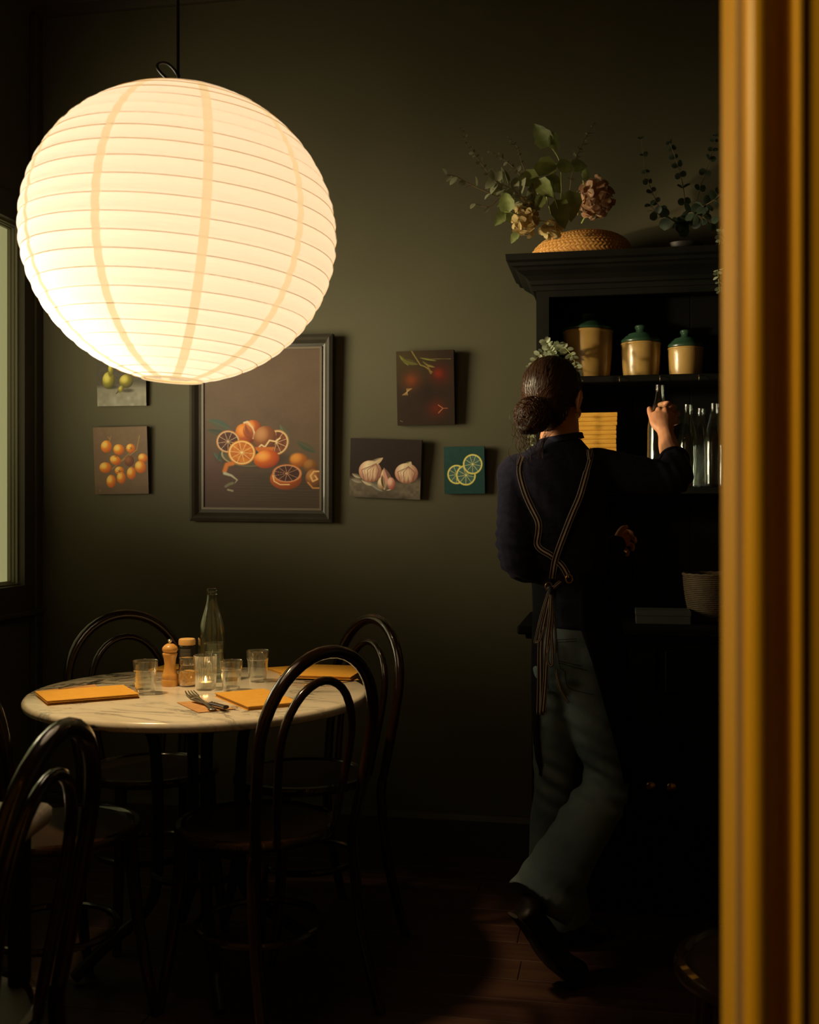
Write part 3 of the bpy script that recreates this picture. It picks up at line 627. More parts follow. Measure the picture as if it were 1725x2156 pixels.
chs = put_chair(make_chair('bentwood_chair', M_seat_pale), 87, 1.66, ang=math.radians(-86), label='nearest bentwood chair at lower left with pale seat, before the small marble table')
c6 = copy_tree(cprot); c6c = P(1678, CY, 1.86); c6.location = (c6c.x, c6c.y, 0); c6.rotation_euler = (0, 0, PI / 2 - 0.3)
tag(c6, 'bentwood chair at lower right, mostly behind the yellow door casing', 'chair', 'bentwood chairs around the tables')

# ------------------------------------------------------------------ tables
TZ = 0.76
tb = thing('marble_table', 'round grey-veined marble bistro table laid for four', 'table', (tc.x, tc.y, 0))
R0 = 0.462
MB().lathe([(0.001, TZ - .028), (R0 - .012, TZ - .028), (R0 - .003, TZ - .024), (R0, TZ - .016), (R0, TZ - .010), (R0 - .004, TZ - .003), (R0 - .010, TZ), (0.001, TZ)], 96).build('tabletop', M_marble, tb)
for k in range(4):
    a = math.radians(20 + 90 * k + 10.8); ca, sa = math.cos(a), math.sin(a)
    MB().tube(smooth_path([(ca * .24, sa * .24, TZ - .04), (ca * .14, sa * .14, TZ - .09), (ca * .115, sa * .115, .55), (ca * .115, sa * .115, .26), (ca * .15, sa * .15, .17), (ca * .25, sa * .25, .09), (ca * .33, sa * .33, .018)], 6),
              [(.016, .016)] * 1 + [.016] * 36, 10).build('leg', M_iron, tb)
MB().tube([(.125 * math.cos(2 * PI * k / 36), .125 * math.sin(2 * PI * k / 36), .27) for k in range(36)], .009, 8, closed=True).build('leg_ring', M_iron, tb)
MB().box(-.26, .26, -.022, .022, TZ - .046, TZ - .028).box(-.022, .022, -.26, .26, TZ - .047, TZ - .0285).build('top_bracket', M_iron, tb)
# second table, lower left
t2c = PZ(118, 1688, TZ)
d1 = (PZ(52, 1738, TZ) - t2c); d1.z = 0; d1.normalize(); d2 = (PZ(0, 1681, TZ) - t2c); d2.z = 0; d2.normalize()
yaw2 = math.atan2(d1.y, d1.x)
t2 = thing('small_marble_table', 'corner of a square marble table behind the nearest chair at left', 'table', (t2c.x, t2c.y, 0), 0)
dv = Vector((d1.x, d1.y, 0)); ev = Vector((-d1.y, d1.x, 0)); ev = ev if ev.dot(d2) > 0 else -ev
rr = .022; poly = []
S1, S2 = .62, .62
for (a, b, ka) in ((rr, rr, PI), (S1 - rr, rr, 1.5 * PI), (S1 - rr, S2 - rr, 0), (rr, S2 - rr, .5 * PI)):
    for k in range(5):
        q = ka + PI / 2 * k / 4; poly.append(dv * (a + rr * math.cos(q)) + ev * (b + rr * math.sin(q)))
cen = dv * (S1 / 2) + ev * (S2 / 2)
rg = []
for z, ins in ((TZ - .03, .006), (TZ - .024, 0), (TZ - .006, 0), (TZ, .006)):
    rg.append([(p + (cen - p).normalized() * ins).to_tuple()[:2] + (z,) for p in poly])
MB().rings(rg).build('tabletop', M_marble, t2)
for a, b in ((.045, .045), (S1 - .045, .045), (S1 - .045, S2 - .045), (.045, S2 - .045)):
    q = dv * a + ev * b; MB().tube([(q.x, q.y, TZ - .03), (q.x, q.y, 0)], .019, 10).build('leg', M_iron, t2)

# ------------------------------------------------------------------ tableware
def on(px, py, z=TZ):
    p = PZ(px, py, z); return p
# tumblers
def facet(a, z): return 1 + (.035 * (abs(math.cos(4.5 * a)) - .6) if z < .062 else 0)
def make_tumbler():
    t = bpy.data.objects.new('glass_tumbler', None); C.objects.link(t)
    MB().lathe([(.001, .0), (.0235, 0), (.0250, .004), (.0275, .03), (.0300, .060), (.0305, .064), (.0320, .066), (.0335, .089), (.0330, .0905), (.0320, .089), (.0300, .066), (.0255, .035), (.0225, .014), (.001, .012)], 54, caps=False, mod=facet).build('tumbler_body', M_glass, t, angle=25)
    return t
tum = make_tumbler()
for i, (px, py, sc_, lb) in enumerate(((306, 1461, 1.0, 'faceted glass tumbler at left, beside the pepper mill'), (487, 1455, .93, 'faceted glass tumbler right of the candle glass'),
                                      (543, 1435, 1.0, 'faceted glass tumbler furthest right, standing alone'), (452, 1415, 1.0, 'faceted glass tumbler half hidden behind the water bottle'))):
    o = tum if i == 0 else copy_tree(tum); p = on(px, py); o.location = (p.x, p.y, TZ); o.scale = (sc_,) * 3; o.rotation_euler = (0, 0, i * .3)
    tag(o, lb, 'glass', 'glass tumblers on the marble table')
# bottles
BP = [(.001, .004), (.030, .0), (.0375, .003), (.0385, .010), (.0385, .135), (.0375, .150), (.0335, .172), (.0275, .196), (.0200, .222), (.0155, .240), (.0135, .256), (.0130, .262), (.0155, .263), (.0155, .268), (.0140, .269), (.0140, .273), (.0152, .274), (.0150, .281), (.0120, .282), (.0115, .262), (.0140, .238), (.0260, .193), (.0355, .150), (.0360, .012), (.001, .008)]
def make_bottle(water=None):
    t = bpy.data.objects.new('glass_bottle', None); C.objects.link(t)
    MB().lathe(BP, 40, caps=False).build('bottle_body', M_glassb, t, angle=50)
    if water: MB().lathe([(.001, .009), (.0352, .013), (.0352, .150), (.0305, .172), (.0252, .194), (.001, .1945)], 32, caps=False).build('water', M_water, t)
    return t
b0 = make_bottle(True); p = on(446, 1434); b0.location = (p.x, p.y, TZ); b0.scale = (1, 1, .955)
tag(b0, 'clear glass bottle of water on the round marble table', 'bottle')
# pepper mill
p = on(358, 1444); pm = thing('pepper_mill', 'turned beech pepper mill with metal knob on the table', 'pepper mill', (p.x, p.y, TZ))
MB().lathe([(.001, 0), (.0225, 0), (.0235, .003), (.0235, .017), (.0222, .019), (.0215, .020), (.0228, .022), (.0230, .030), (.0205, .035), (.0200, .036), (.0170, .048), (.0155, .062), (.0170, .076), (.0200, .086), (.0212, .091), (.0195, .0935), (.0185, .094)], 36).build('body', M_beech, pm, angle=60)
MB().lathe([(.0180, .0945), (.0205, .098), (.0222, .103), (.0205, .109), (.0150, .115), (.0085, .119), (.001, .120)], 36).build('head', M_beech, pm, angle=60)
MB().lathe([(.0035, .119), (.0035, .122), (.0060, .125), (.0062, .129), (.0035, .132), (.001, .1325)], 16).build('knob', M_steel, pm)
# cheese jar
p = on(396, 1444); cj = thing('cheese_jar', 'small round glass jar of grated cheese', 'jar', (p.x, p.y, TZ))
MB().lathe([(.001, 0), (.022, 0), (.0265, .006), (.0280, .018), (.0275, .030), (.0245, .046), (.0215, .056), (.0215, .060), (.0235, .062), (.0235, .074), (.0210, .076), (.0205, .060), (.001, .0595)], 36, caps=False).build('jar_body', M_glass, cj)
MB().lathe([(.001, .003), (.022, .004), (.0262, .010), (.0268, .020), (.0262, .030), (.0240, .041), (.012, .044), (.001, .042)], 30, caps=False).build('grated_cheese', M_grain, cj)
MB().lathe([(.0245, .0775), (.0245, .0815), (.001, .083)], 30).build('lid', M_glass, cj)
# spice jar
p = on(394, 1430); sj = thing('seasoning_jar', 'tall dark-labelled seasoning jar with beige lid behind the cheese jar', 'jar', (p.x, p.y, TZ))
MB().lathe([(.001, 0), (.022, 0), (.0235, .003), (.0235, .095), (.020, .101), (.001, .101)], 36, caps=False).build('jar_body', M_glass, sj)
MB().lathe([(.0238, .014), (.0238, .098)], 36, caps=False).build('label', M_label, sj)
pr_ = MB()
for k in range(9):
    z = .060 + k * .0036; n_ = 14; seg = []
    a0 = A - PI / 2
    for q in range(n_): seg.append([(.0240 * math.cos(a0 - .75 + 1.5 * q / n_), .0240 * math.sin(a0 - .75 + 1.5 * q / n_), z), (.0240 * math.cos(a0 - .75 + 1.5 * q / n_), .0240 * math.sin(a0 - .75 + 1.5 * q / n_), z + .0011)])
    pr_.rings(seg, closed=False, caps=False)
pr_.build('label_print', M_print, sj)
MB().lathe([(.0225, .101), (.0245, .1015), (.0248, .113), (.0230, .118), (.020, .1195), (.001, .1195)], 36).build('lid', M_beige, sj)
# candle glass
p = on(433, 1452); cg = thing('candle_glass', 'ribbed glass holding a lit tealight candle', 'candle', (p.x, p.y, TZ))
rb = lambda a, z: 1 + .018 * math.cos(30 * a)
MB().lathe([(.001, 0), (.0255, 0), (.0275, .004), (.0300, .05), (.0325, .094), (.0315, .0955), (.0285, .05), (.0255, .009), (.001, .008)], 120, caps=False, mod=rb).build('glass_body', M_glass, cg, angle=0)
MB().lathe([(.001, .010), (.0185, .010), (.0192, .022), (.0185, .022), (.018, .012)], 24, caps=False).build('tealight_cup', M_alu, cg)
MB().lathe([(.0178, .0190), (.001, .0185)], 24).build('wax', M_wax, cg)
MB().lathe([(.001, .0195), (.0030, .023), (.0036, .027), (.0020, .034), (.0004, .038)], 12).build('flame', M_flame, cg)
light('candle_flame_light', 'POINT', (p.x, p.y, TZ + .03), None, 0.06, (1.0, .5, .15), shadow_soft_size=.006)
# menus
def menu(corners, z, label, shared=True, grp=None, thick=0.009):
    q = [PZ(a, b, z + thick) for a, b in corners]
    cen = sum(q, Vector()) / 4; a = (q[1] - q[0]); a.z = 0; b = (q[3] - q[0]); b.z = 0
    W, D = a.length, b.length; ux = a.normalized(); uy = b - ux * b.dot(ux); uy.normalize()
    t = thing('yellow_menu', label, 'menu', (cen.x, cen.y, z), 0, grp)
    def slab(x0, x1, y0, y1, z0, z1, nm, m):
        v = [ux * x + uy * y_ + Vector((0, 0, zz)) for zz in (z0, z1) for x, y_ in ((x0, y0), (x1, y0), (x1, y1), (x0, y1))]
        MB().add(v, [(3, 2, 1, 0), (4, 5, 6, 7), (0, 1, 5, 4), (1, 2, 6, 5), (2, 3, 7, 6), (3, 0, 4, 7)]).build(nm, m, t, smooth=False)
    hw, hd = W / 2, D / 2
    slab(-hw, hw, -hd, hd, 0, .0016, 'cover', M_yellow); slab(-hw, hw, -hd, hd, thick - .0016, thick, 'cover', M_yellow)
    slab(-hw + .003, hw - .003, -hd + .003, hd - .003, .0018, thick - .0018, 'pages', M_page)
    return t
mg = 'yellow covered menus'
menu([(78, 1462), (104, 1484), (287, 1455), (255, 1444)], TZ + .0002, 'lower yellow menu of the pair at the left of the table', grp=mg, thick=.006)
menu([(78, 1460), (104, 1481), (286, 1452), (253, 1441)], TZ + .0066, 'upper yellow menu of the pair at the left of the table', grp=mg, thick=.006)
menu([(456, 1461), (527, 1491), (633, 1474), (545, 1448)], TZ + .0002, 'yellow menu lying behind the nearest dining chair back', grp=mg, thick=.010)
menu([(568, 1408), (620, 1426), (700, 1412), (640, 1398)], TZ + .0002, 'yellow menu at the far right of the table, undermost', grp=mg, thick=.005)
menu([(598, 1424), (646, 1401), (745, 1403), (750, 1417)], TZ + .0056, 'yellow menu at the far right of the table, on top of another', grp=mg, thick=.009)
menu([(330, 1410), (380, 1412), (384, 1399), (338, 1397)], TZ + .0002, 'yellow menu half hidden behind the pepper mill', grp=mg, thick=.006)
# napkins
def napkin(corners, label):
    q = [PZ(a, b, TZ + .001) for a, b in corners]; cen = sum(q, Vector()) / 4
    t = MB(); n_ = 8; R = []
    for zz in (0.0003, .0016):
        for i in range(n_ + 1):
            R.append([(q[0].lerp(q[1], i / n_).lerp(q[3].lerp(q[2], i / n_), j / n_) - cen + Vector((0, 0, zz + .0022 * max(0, (i / n_ - .7)) * (1 if j > 4 else .3) + (cen.z * 0)))) for j in range(n_ + 1)])
    n1 = (n_ + 1); vs = [v for r in R for v in r]; fs = []
    for l in (0, 1):
        o_ = l * n1 * n1
        for i in range(n_):
            for j in range(n_):
                f = (o_ + i * n1 + j, o_ + i * n1 + j + 1, o_ + (i + 1) * n1 + j + 1, o_ + (i + 1) * n1 + j); fs.append(f if l else f[::-1])
    t.add(vs, fs); o = t.build('paper_napkin', M_kraft, None); o.location = (cen.x, cen.y, TZ)
    return tag(o, label, 'napkin', 'kraft paper napkins on the table')
for v in (0,):
    napkin([(372, 1479), (418, 1501), (497, 1493), (428, 1475)], 'brown paper napkin under the fork and knife at the front')
    napkin([(76, 1455), (82, 1459), (205, 1447), (200, 1441)], 'brown paper napkin behind the menus at the left')
    napkin([(640, 1441), (650, 1446), (757, 1432), (745, 1425)], 'brown paper napkin beside the far right menus')
# cutlery: local +X from tines to handle end
def make_fork():
    t = bpy.data.objects.new('fork', None); C.objects.link(t); m = MB()
    for k in range(4):
        y_ = (k - 1.5) * .0062
        m.tube([(0, y_ * .85, .006), (.02, y_, .0035), (.045, y_, .002), (.052, y_ * .9, .002)], [(.0012, .0009), (.0018, .001), (.002, .0012), (.002, .0012)], 8, flat=(0, 1, 0))
    m.build('tines', M_steel, t)
    MB().tube(smooth_path([(.048, 0, .002), (.058, 0, .0018), (.068, 0, .003), (.085, 0, .006), (.13, 0, .005), (.18, 0, .0035), (.198, 0, .003)], 4),
              [(.0115, .0012)] * 4 + [(.0105, .0014)] * 4 + [(.005, .0016)] * 4 + [(.0028, .0016)] * 4 + [(.004, .0016)] * 4 + [(.0075, .0016)] * 4 + [(.004, .001)], 10, flat=(0, 1, 0)).build('handle', M_steel, t)
    return t
def make_knife():
    t = bpy.data.objects.new('table_knife', None); C.objects.link(t)
    MB().tube(smooth_path([(0, 0, .002), (.03, 0, .002), (.115, 0, .003)], 4), [(.002, .0008)] + [(.009, .001)] * 8, 8, flat=(0, 1, 0)).build('blade', M_steel, t)
    MB().tube(smooth_path([(.112, 0, .005), (.12, 0, .006), (.17, 0, .007), (.208, 0, .007), (.212, 0, .007)], 4), [(.0075, .004)] * 4 + [(.0085, .0055)] * 8 + [(.0105, .0062)] * 4 + [(.009, .005)], 10, flat=(0, 1, 0)).build('handle', M_knifeh, t)
    for q in (.125, .140, .155): MB().lathe([(.0028, .0095), (.0028, .0124), (.001, .0126)], 10, (q, 0, 0)).build('rivet', M_steel, t)
    return t
fk = make_fork()
def lay(o, a, b, z, label, cat, L0, grp=None):
    p0, p1 = PZ(*a, z), PZ(*b, z); d_ = p1 - p0; o.location = (p0.x, p0.y, z); o.rotation_euler = (0, 0, math.atan2(d_.y, d_.x)); o.scale = (d_.length / L0,) * 3
    tag(o, label, cat, grp)
lay(fk, (399, 1461), (449, 1497), TZ + .002, 'steel fork with tines up on the front napkin', 'fork', .198, 'steel forks')
lay(make_knife(), (405, 1474), (476, 1494), TZ + .006, 'table knife with dark riveted handle beside the front fork', 'knife', .212)
f2 = copy_tree(fk); lay(f2, (218, 1434), (120, 1452), TZ + .003, 'steel fork lying behind the menus at the left', 'fork', .198, 'steel forks')
f3 = copy_tree(fk); lay(f3, (642, 1438), (735, 1429), TZ + .003, 'steel fork on the napkin beside the far right menus', 'fork', .198, 'steel forks')

# ------------------------------------------------------------------ dresser
DX0, DX1, DF, UF = -.267, .545, 3.47, 3.655     # base front, hutch front
dr = thing('dresser', 'tall black painted dresser with open shelves against the back wall', 'dresser', ((DX0 + DX1) / 2, WY - .02, 0))
def dpart(mb, nm, m=M_black, par=None, **k):
    par = par or dr; l = dr.location; mb.v = [(v[0] - l.x, v[1] - l.y, v[2]) for v in mb.v]; return mb.build(nm, m, par, **k)
BK = WY - .022
dpart(MB().box(DX0, DX0 + .022, DF + .02, BK, .1, .865), 'side_panel', smooth=False)
dpart(MB().box(DX1 - .022, DX1, DF + .02, BK, .1, .865), 'side_panel', smooth=False)
dpart(MB().box(DX0 - .015, DX1 + .015, DF - .005, BK, 0, .10, b=.004).box(DX0 - .006, DX1 + .006, DF + .005, BK, .10, .118, b=.003), 'plinth', smooth=False)
dpart(MB().box(DX0 - .045, DX1 + .045, DF - .035, BK, .865, .893, b=.006).box(DX0 - .02, DX1 + .02, DF - .012, BK, .850, .865, b=.003), 'counter', smooth=False)
dpart(MB().box(DX0, DX0 + .045, DF, DF + .02, .118, .85).box(DX1 - .045, DX1, DF, DF + .02, .118, .85).box(DX0 + .045, DX1 - .045, DF, DF + .02, .118, .15)
      .box(DX0 + .045, DX1 - .045, DF, DF + .02, .655, .685).box(DX0 + .045, DX1 - .045, DF, DF + .02, .825, .85).box(.121, .141, DF, DF + .02, .685, .825), 'face_frame', smooth=False)
for a, b in ((DX0 + .047, .119), (.143, DX1 - .047)):
    d_ = dpart(MB().box(a, b, DF - .004, DF + .016, .687, .823, b=.004), 'drawer', smooth=False)
    k = MB().lathe([(.006, 0), (.006, .012), (.014, .018), (.015, .024), (.009, .029), (.001, .030)], 16); k.v = [(v[0], -v[2], v[1]) for v in k.v]
    o = k.build('knob', M_brass if False else M_black, d_); o.location = ((a + b) / 2 - dr.location.x, DF - .004 - dr.location.y, .755)
for a, b, kx in ((DX0 + .047, .130, .100), (.132, DX1 - .047, .162)):
    d_ = dpart(MB().box(a, a + .05, DF - .002, DF + .016, .152, .653).box(b - .05, b, DF - .002, DF + .016, .152, .653).box(a + .05, b - .05, DF - .002, DF + .016, .152, .205)
               .box(a + .05, b - .05, DF - .002, DF + .016, .60, .653), 'door', smooth=False)
    dpart(MB().box(a + .05, b - .05, DF + .006, DF + .013, .205, .60), 'door_panel', par=d_, smooth=False)
    k = MB().lathe([(.006, 0), (.006, .012), (.013, .017), (.014, .023), (.008, .028), (.001, .029)], 16); k.v = [(v[0], -v[2], v[1]) for v in k.v]
    o = k.build('knob', M_brass, d_); o.location = (kx - dr.location.x, DF - .002 - dr.location.y, .405)
# hutch
for a in (DX0, DX1 - .022): dpart(MB().box(a, a + .022, UF + .018, BK, .893, 2.0), 'side_panel', smooth=False)
dpart(MB().box(DX0, DX0 + .042, UF, UF + .018, .893, 1.965).box(DX1 - .042, DX1, UF, UF + .018, .893, 1.965).box(DX0, DX1, UF, UF + .018, 1.965, 2.0), 'face_frame', smooth=False)
x = DX0 + .022
while x < DX1 - .03:
    x2 = min(x + .0985, DX1 - .022)
    dpart(MB().box(x + .0012, x2 - .0012, BK - .014, BK - .004, .893, 2.0, b=.0012), 'back_board', smooth=False); x = x2
dpart(MB().box(DX0 + .022, DX1 - .022, BK - .004, BK, .893, 2.0), 'backing', smooth=False)
sh = []
for z in (1.678, 1.308):
    s_ = dpart(MB().box(DX0 + .022, DX1 - .022, UF + .005, BK - .015, z, z + .022, b=.003), 'shelf', smooth=False); sh.append(s_)
dpart(MB().box(DX0, DX1, UF + .005, BK, 2.0, 2.015), 'top_board', smooth=False)
for px in (1305, 1390, 1472):
    q = PY(px, 790, UF); hk = MB().tube(smooth_path([(0, .003, .004), (0, -.008, .003), (0, -.016, -.004), (0, -.014, -.012), (0, -.006, -.013)], 4), .0013, 6)
    o = hk.build('cup_hook', M_hook, sh[0]); o.location = (q.x - dr.location.x, UF + .004 - dr.location.y, 1.690)
cp = [(0, 1.985), (.010, 1.985), (.012, 2.0), (.020, 2.004), (.022, 2.016), (.036, 2.030), (.060, 2.044), (.066, 2.052), (.078, 2.056), (.080, 2.066), (.092, 2.072), (.094, 2.092), (0, 2.092)]
mb = MB()
for a in range(len(cp) - 1):
    (o1, z1_), (o2, z2_) = cp[a], cp[a + 1]
    L1 = [(DX0 - o1, BK, z1_), (DX0 - o1, UF - o1, z1_), (DX1 + o1, UF - o1, z1_), (DX1 + o1, BK, z1_)]
    L2 = [(DX0 - o2, BK, z2_), (DX0 - o2, UF - o2, z2_), (DX1 + o2, UF - o2, z2_), (DX1 + o2, BK, z2_)]
    mb.rings([L1, L2], closed=True, caps=False)
dpart(mb, 'cornice', smooth=False)
S1, S2, CT, DT = 1.70, 1.33, .893, 2.092

# ------------------------------------------------------------------ things on the dresser
def crock(px, yv, wd, ht, label, dent=False):
    c_ = PY(px, CY, yv); t = thing('lidded_crock', label, 'crock', (c_.x, yv, S1 + .0003), 0, 'cream stoneware crocks with green lids'); r = wd / 2
    MB().lathe([(.001, 0), (r * .86, 0), (r * .88, .004), (r * .94, ht * .3), (r * .99, ht * .7), (r, ht * .93), (r * 1.01, ht * .94), (r * 1.04, ht * .955), (r * 1.04, ht * .985), (r, ht), (r * .9, ht), (.001, ht * .99)], 48).build('crock_body', M_stone, t, angle=60)
    MB().lathe([(r * .9, ht + .0005), (r * 1.02, ht + .001), (r * 1.05, ht + .006), (r * .98, ht + .013), (r * .84, ht + .019), (r * .83, ht + .022), (r * .66, ht + .028), (r * .65, ht + .031), (r * .45, ht + .035), (r * .28, ht + .038), (r * .24, ht + .046)], 48, caps=False).build('lid', M_green, t, angle=60)
    MB().lathe([(r * .24, ht + .045), (r * .30, ht + .050), (r * .32, ht + .056), (r * .28, ht + .060), (.001, ht + .062)], 30).build('lid_knob', M_green, t)
    return t
crock(1238, 3.80, .168, .170, 'largest cream stoneware crock with green lid, left on the upper shelf')
crock(1350, 3.79, .132, .122, 'middle cream stoneware crock with green lid on the upper shelf')
crock(1444, 3.78, .118, .100, 'smallest cream stoneware crock with green lid, right on the upper shelf')
bgl = 'empty clear glass bottles'
b1 = make_bottle()
c_ = PY(1449, CY, 3.76); b1.location = (c_.x, 3.76, S2 + .0005); b1.scale = (1.0, 1.0, .99); tag(b1, 'empty clear bottle on the shelf, just right of the raised hand', 'bottle', bgl)
for px, yv, s_, lb in ((1505, 3.72, .985, 'empty clear bottle on the shelf, second right of the raised hand'), (1558, 3.76, 1.0, 'empty clear bottle on the shelf, partly behind the yellow casing'), (1476, 3.85, .97, 'empty clear bottle at the back of the shelf between two others')):
    o = copy_tree(b1); c_ = PY(px, CY, yv); o.location = (c_.x, yv, S2 + .0005); o.scale = (s_,) * 3; tag(o, lb, 'bottle', bgl)
hb = copy_tree(b1); hp = P(1388, 906, 3.34); ztop = P(1389, 810, 3.34).z
hb.location = (hp.x, hp.y, ztop - .282 * .93); hb.scale = (.93,) * 3; hb.rotation_euler = (math.radians(-1.5), math.radians(0.5), 0); tag(hb, 'empty clear bottle held up in the person\'s right hand', 'bottle', bgl)
# stack of yellow menus
sx0 = PY(1200, CY, 3.70).x; random.seed(4)
n_m = 17; mh = .0148
ordn = ['topmost', 'second', 'third', 'fourth', 'fifth', 'sixth', 'seventh', 'eighth', 'ninth', 'tenth', 'eleventh', 'twelfth', 'thirteenth', 'fourteenth', 'fifteenth', 'sixteenth', 'lowest']
for i in range(n_m):
    c_ = PY(1242, CY, 3.70); off = -.003 if i < n_m - 3 else .0
    tm = thing('yellow_menu', ('%s yellow menu%s in the stack on the dresser shelf beside the head' % (ordn[n_m - 1 - i], '' if i in (0, n_m - 1) else ' from the top')), 'menu', (c_.x + off + random.uniform(-.001, .001), 3.80, S2 + .0004 + i * mh), 0, 'stacked yellow menus on the shelf')
    W, D = .180, .22; wob = random.uniform(-.0008, .0008)
    MB().box(-W / 2, W / 2, -D / 2, D / 2, 0, .0035, b=.001).build('cover', M_yellow, tm, smooth=False)
    MB().box(-W / 2, W / 2, -D / 2, D / 2, mh - .0042, mh - .0007, b=.001).build('cover', M_yellow, tm, smooth=False)
    MB().tube([(-W / 2 + W * k / 10, -D / 2 + .0035, mh / 2 - .0003 + .0006 * math.sin(k + i * 2)) for k in range(11)], [(.0045, (mh - .004) / 2)] * 11, 8, flat=(0, 1, 0)).build('spine', M_yellow, tm)
    MB().box(-W / 2 + .003, W / 2 - .003, -D / 2 + .006, D / 2 - .003, .0037, mh - .0044).build('pages', M_page, tm, smooth=False)
# card box on the counter
q = PY(1397, CY, 3.56); cbx = thing('card_box', 'low grey card box on the dresser counter below the bottles', 'box', (q.x, 3.62, CT + .0003))
MB().box(-.085, .085, -.06, .06, 0, .036, b=.001).build('box_body', M_tray, cbx, smooth=False)
MB().box(-.0865, .0865, -.0615, .0615, .026, .042, b=.001).build('lid', M_tray, cbx, smooth=False)
# wicker basket on the counter
q = PY(1500, CY, 3.72); wb = thing('wicker_basket', 'round woven basket at the right end of the dresser counter', 'basket', (q.x, 3.70, CT + .0003))
mb = MB(); rows = 24
for i in range(rows):
    z = .004 + i * .0062; r = .070 + .022 * math.sin(i / rows * 1.5)
    mb.tube([((r + .0016 * (-1) ** (k + i)) * math.cos(2 * PI * k / 44), (r + .0016 * (-1) ** (k + i)) * math.sin(2 * PI * k / 44), z) for k in range(44)], .0032, 5, closed=True)
mb.lathe([(.001, .002), (.068, .002)], 30, caps=False); mb.build('basket_body', M_wick, wb)
MB().tube([(.094 * math.cos(2 * PI * k / 40), .094 * math.sin(2 * PI * k / 40), .153 + .001 * (-1) ** k) for k in range(40)], .0048, 6, closed=True).build('rim', M_wick, wb)

# woven straw basket, upturned dome, on top of the dresser: herringbone relief in the mesh
q = PY(1222, CY, 3.74); sb = thing('straw_basket', 'shallow golden woven straw basket upturned on top of the dresser', 'basket', (q.x, 3.76, DT + .0003))
mb = MB(); R = []; NU, NV = 260, 46
for j in range(NV + 1):
    th = (j / NV) * PI / 2; ring = []
    for i in range(NU):
        ph = 2 * PI * i / NU; s_ = j * 1.0
        u = (ph * 34 / (2 * PI) * 2 + (abs((s_ / 3.4) % 2 - 1)) * 1.0) % 1.0
        h = .0030 * (1 - abs(2 * u - 1)) + .0010 * math.cos(s_ / 3.4 * PI * 2)
        ce = math.cos(th) ** .8; r1, r2 = (.176 + h) * ce, (.140 + h) * ce
        sk = .018 * math.sin(th)
        ring.append((r1 * math.cos(ph) + sk, r2 * math.sin(ph), (.108 + h) * math.sin(th) ** .9))
    R.append(ring)
mb.rings(R, caps=False)
for j in range(NV):
    for i in range(NU):
        u = ((i + .5) / NU * 68 + (abs(((j + .5) / 3.4) % 2 - 1))) % 1.0
        mb.m[j * NU + i] = 1 if abs(u - .5) > .34 else 0
mb.build('woven_shell', [M_straw, M_strawd], sb, angle=0)
MB().tube([(.179 * math.cos(2 * PI * k / 60), .141 * math.sin(2 * PI * k / 60), .004) for k in range(60)], .004, 6, closed=True).build('rim', M_straw, sb)

# ------------------------------------------------------------------ plants
def leaf_mesh(name, L_, W_, m, kind='oval', curl=.15, fold=.25, n=7):
    vs = []; fs = []
    for i in range(n + 1):
        t = i / n
        if kind == 'round': wd = math.sqrt(max(0, 1 - (2 * t - 1) ** 2)) * .5
        elif kind == 'heart': wd = .5 * math.sin(PI * min(1, t ** .62)) ** .8 * (1 + .1 * (i % 2)) if 0 < t < 1 else 0
        elif kind == 'petal': wd = .5 * math.sin(PI * t ** 1.3) ** .6 if 0 < t < 1 else (.05 if t == 0 else .12)
        else: wd = .5 * math.sin(PI * t) ** .75 if 0 < t < 1 else 0
        wd *= W_
        x = L_ * t; z = -curl * L_ * t * t
        for q in (-1, -.5, 0, .5, 1): vs.append((x, q * wd, z + fold * abs(q) * wd * (1.0)))
    for i in range(n):
        for j in range(4): a = i * 5 + j; fs.append((a, a + 5, a + 6, a + 1))
    me = MB().add(vs, fs).mesh(name, m); return me
L_big = leaf_mesh('leaf', .085, .058, M_leaf, 'heart', .22, .3)
L_euc = leaf_mesh('leaf', .030, .020, M_euc, 'oval', .2, .2, 5)
L_eucd = leaf_mesh('leaf', .040, .040, M_eucd, 'round', .15, .1, 6)
L_eucs = leaf_mesh('leaf', .018, .011, M_euc, 'oval', .2, .2, 4)
L_pale = leaf_mesh('leaf', .017, .012, M_eucp, 'round', .15, .15, 5)
L_pet = [leaf_mesh('petal', .019, .020, mm, 'petal', cu, .18, 5) for mm, cu in ((M_hydy, .2), (M_hydp, .2))]
def orient(direction, roll=0, normal=None):
    x = Vector(direction).normalized(); n_ = Vector(normal or (0, 0, 1)); y_ = n_.cross(x)
    if y_.length < 1e-3: y_ = Vector((0, 1, 0))
    y_.normalize(); z = x.cross(y_); return (Matrix((x, y_, z)).transposed() @ Matrix.Rotation(roll, 3, 'X')).to_euler()
rnd = random.Random(11)
def add_leaf(t, me, pos, d_, s=1.0, roll=None, normal=None, name='leaf'):
    return link(name, me, t, Vector(pos) - t.location, orient(d_, rnd.uniform(-.9, .9) if roll is None else roll, normal), s)
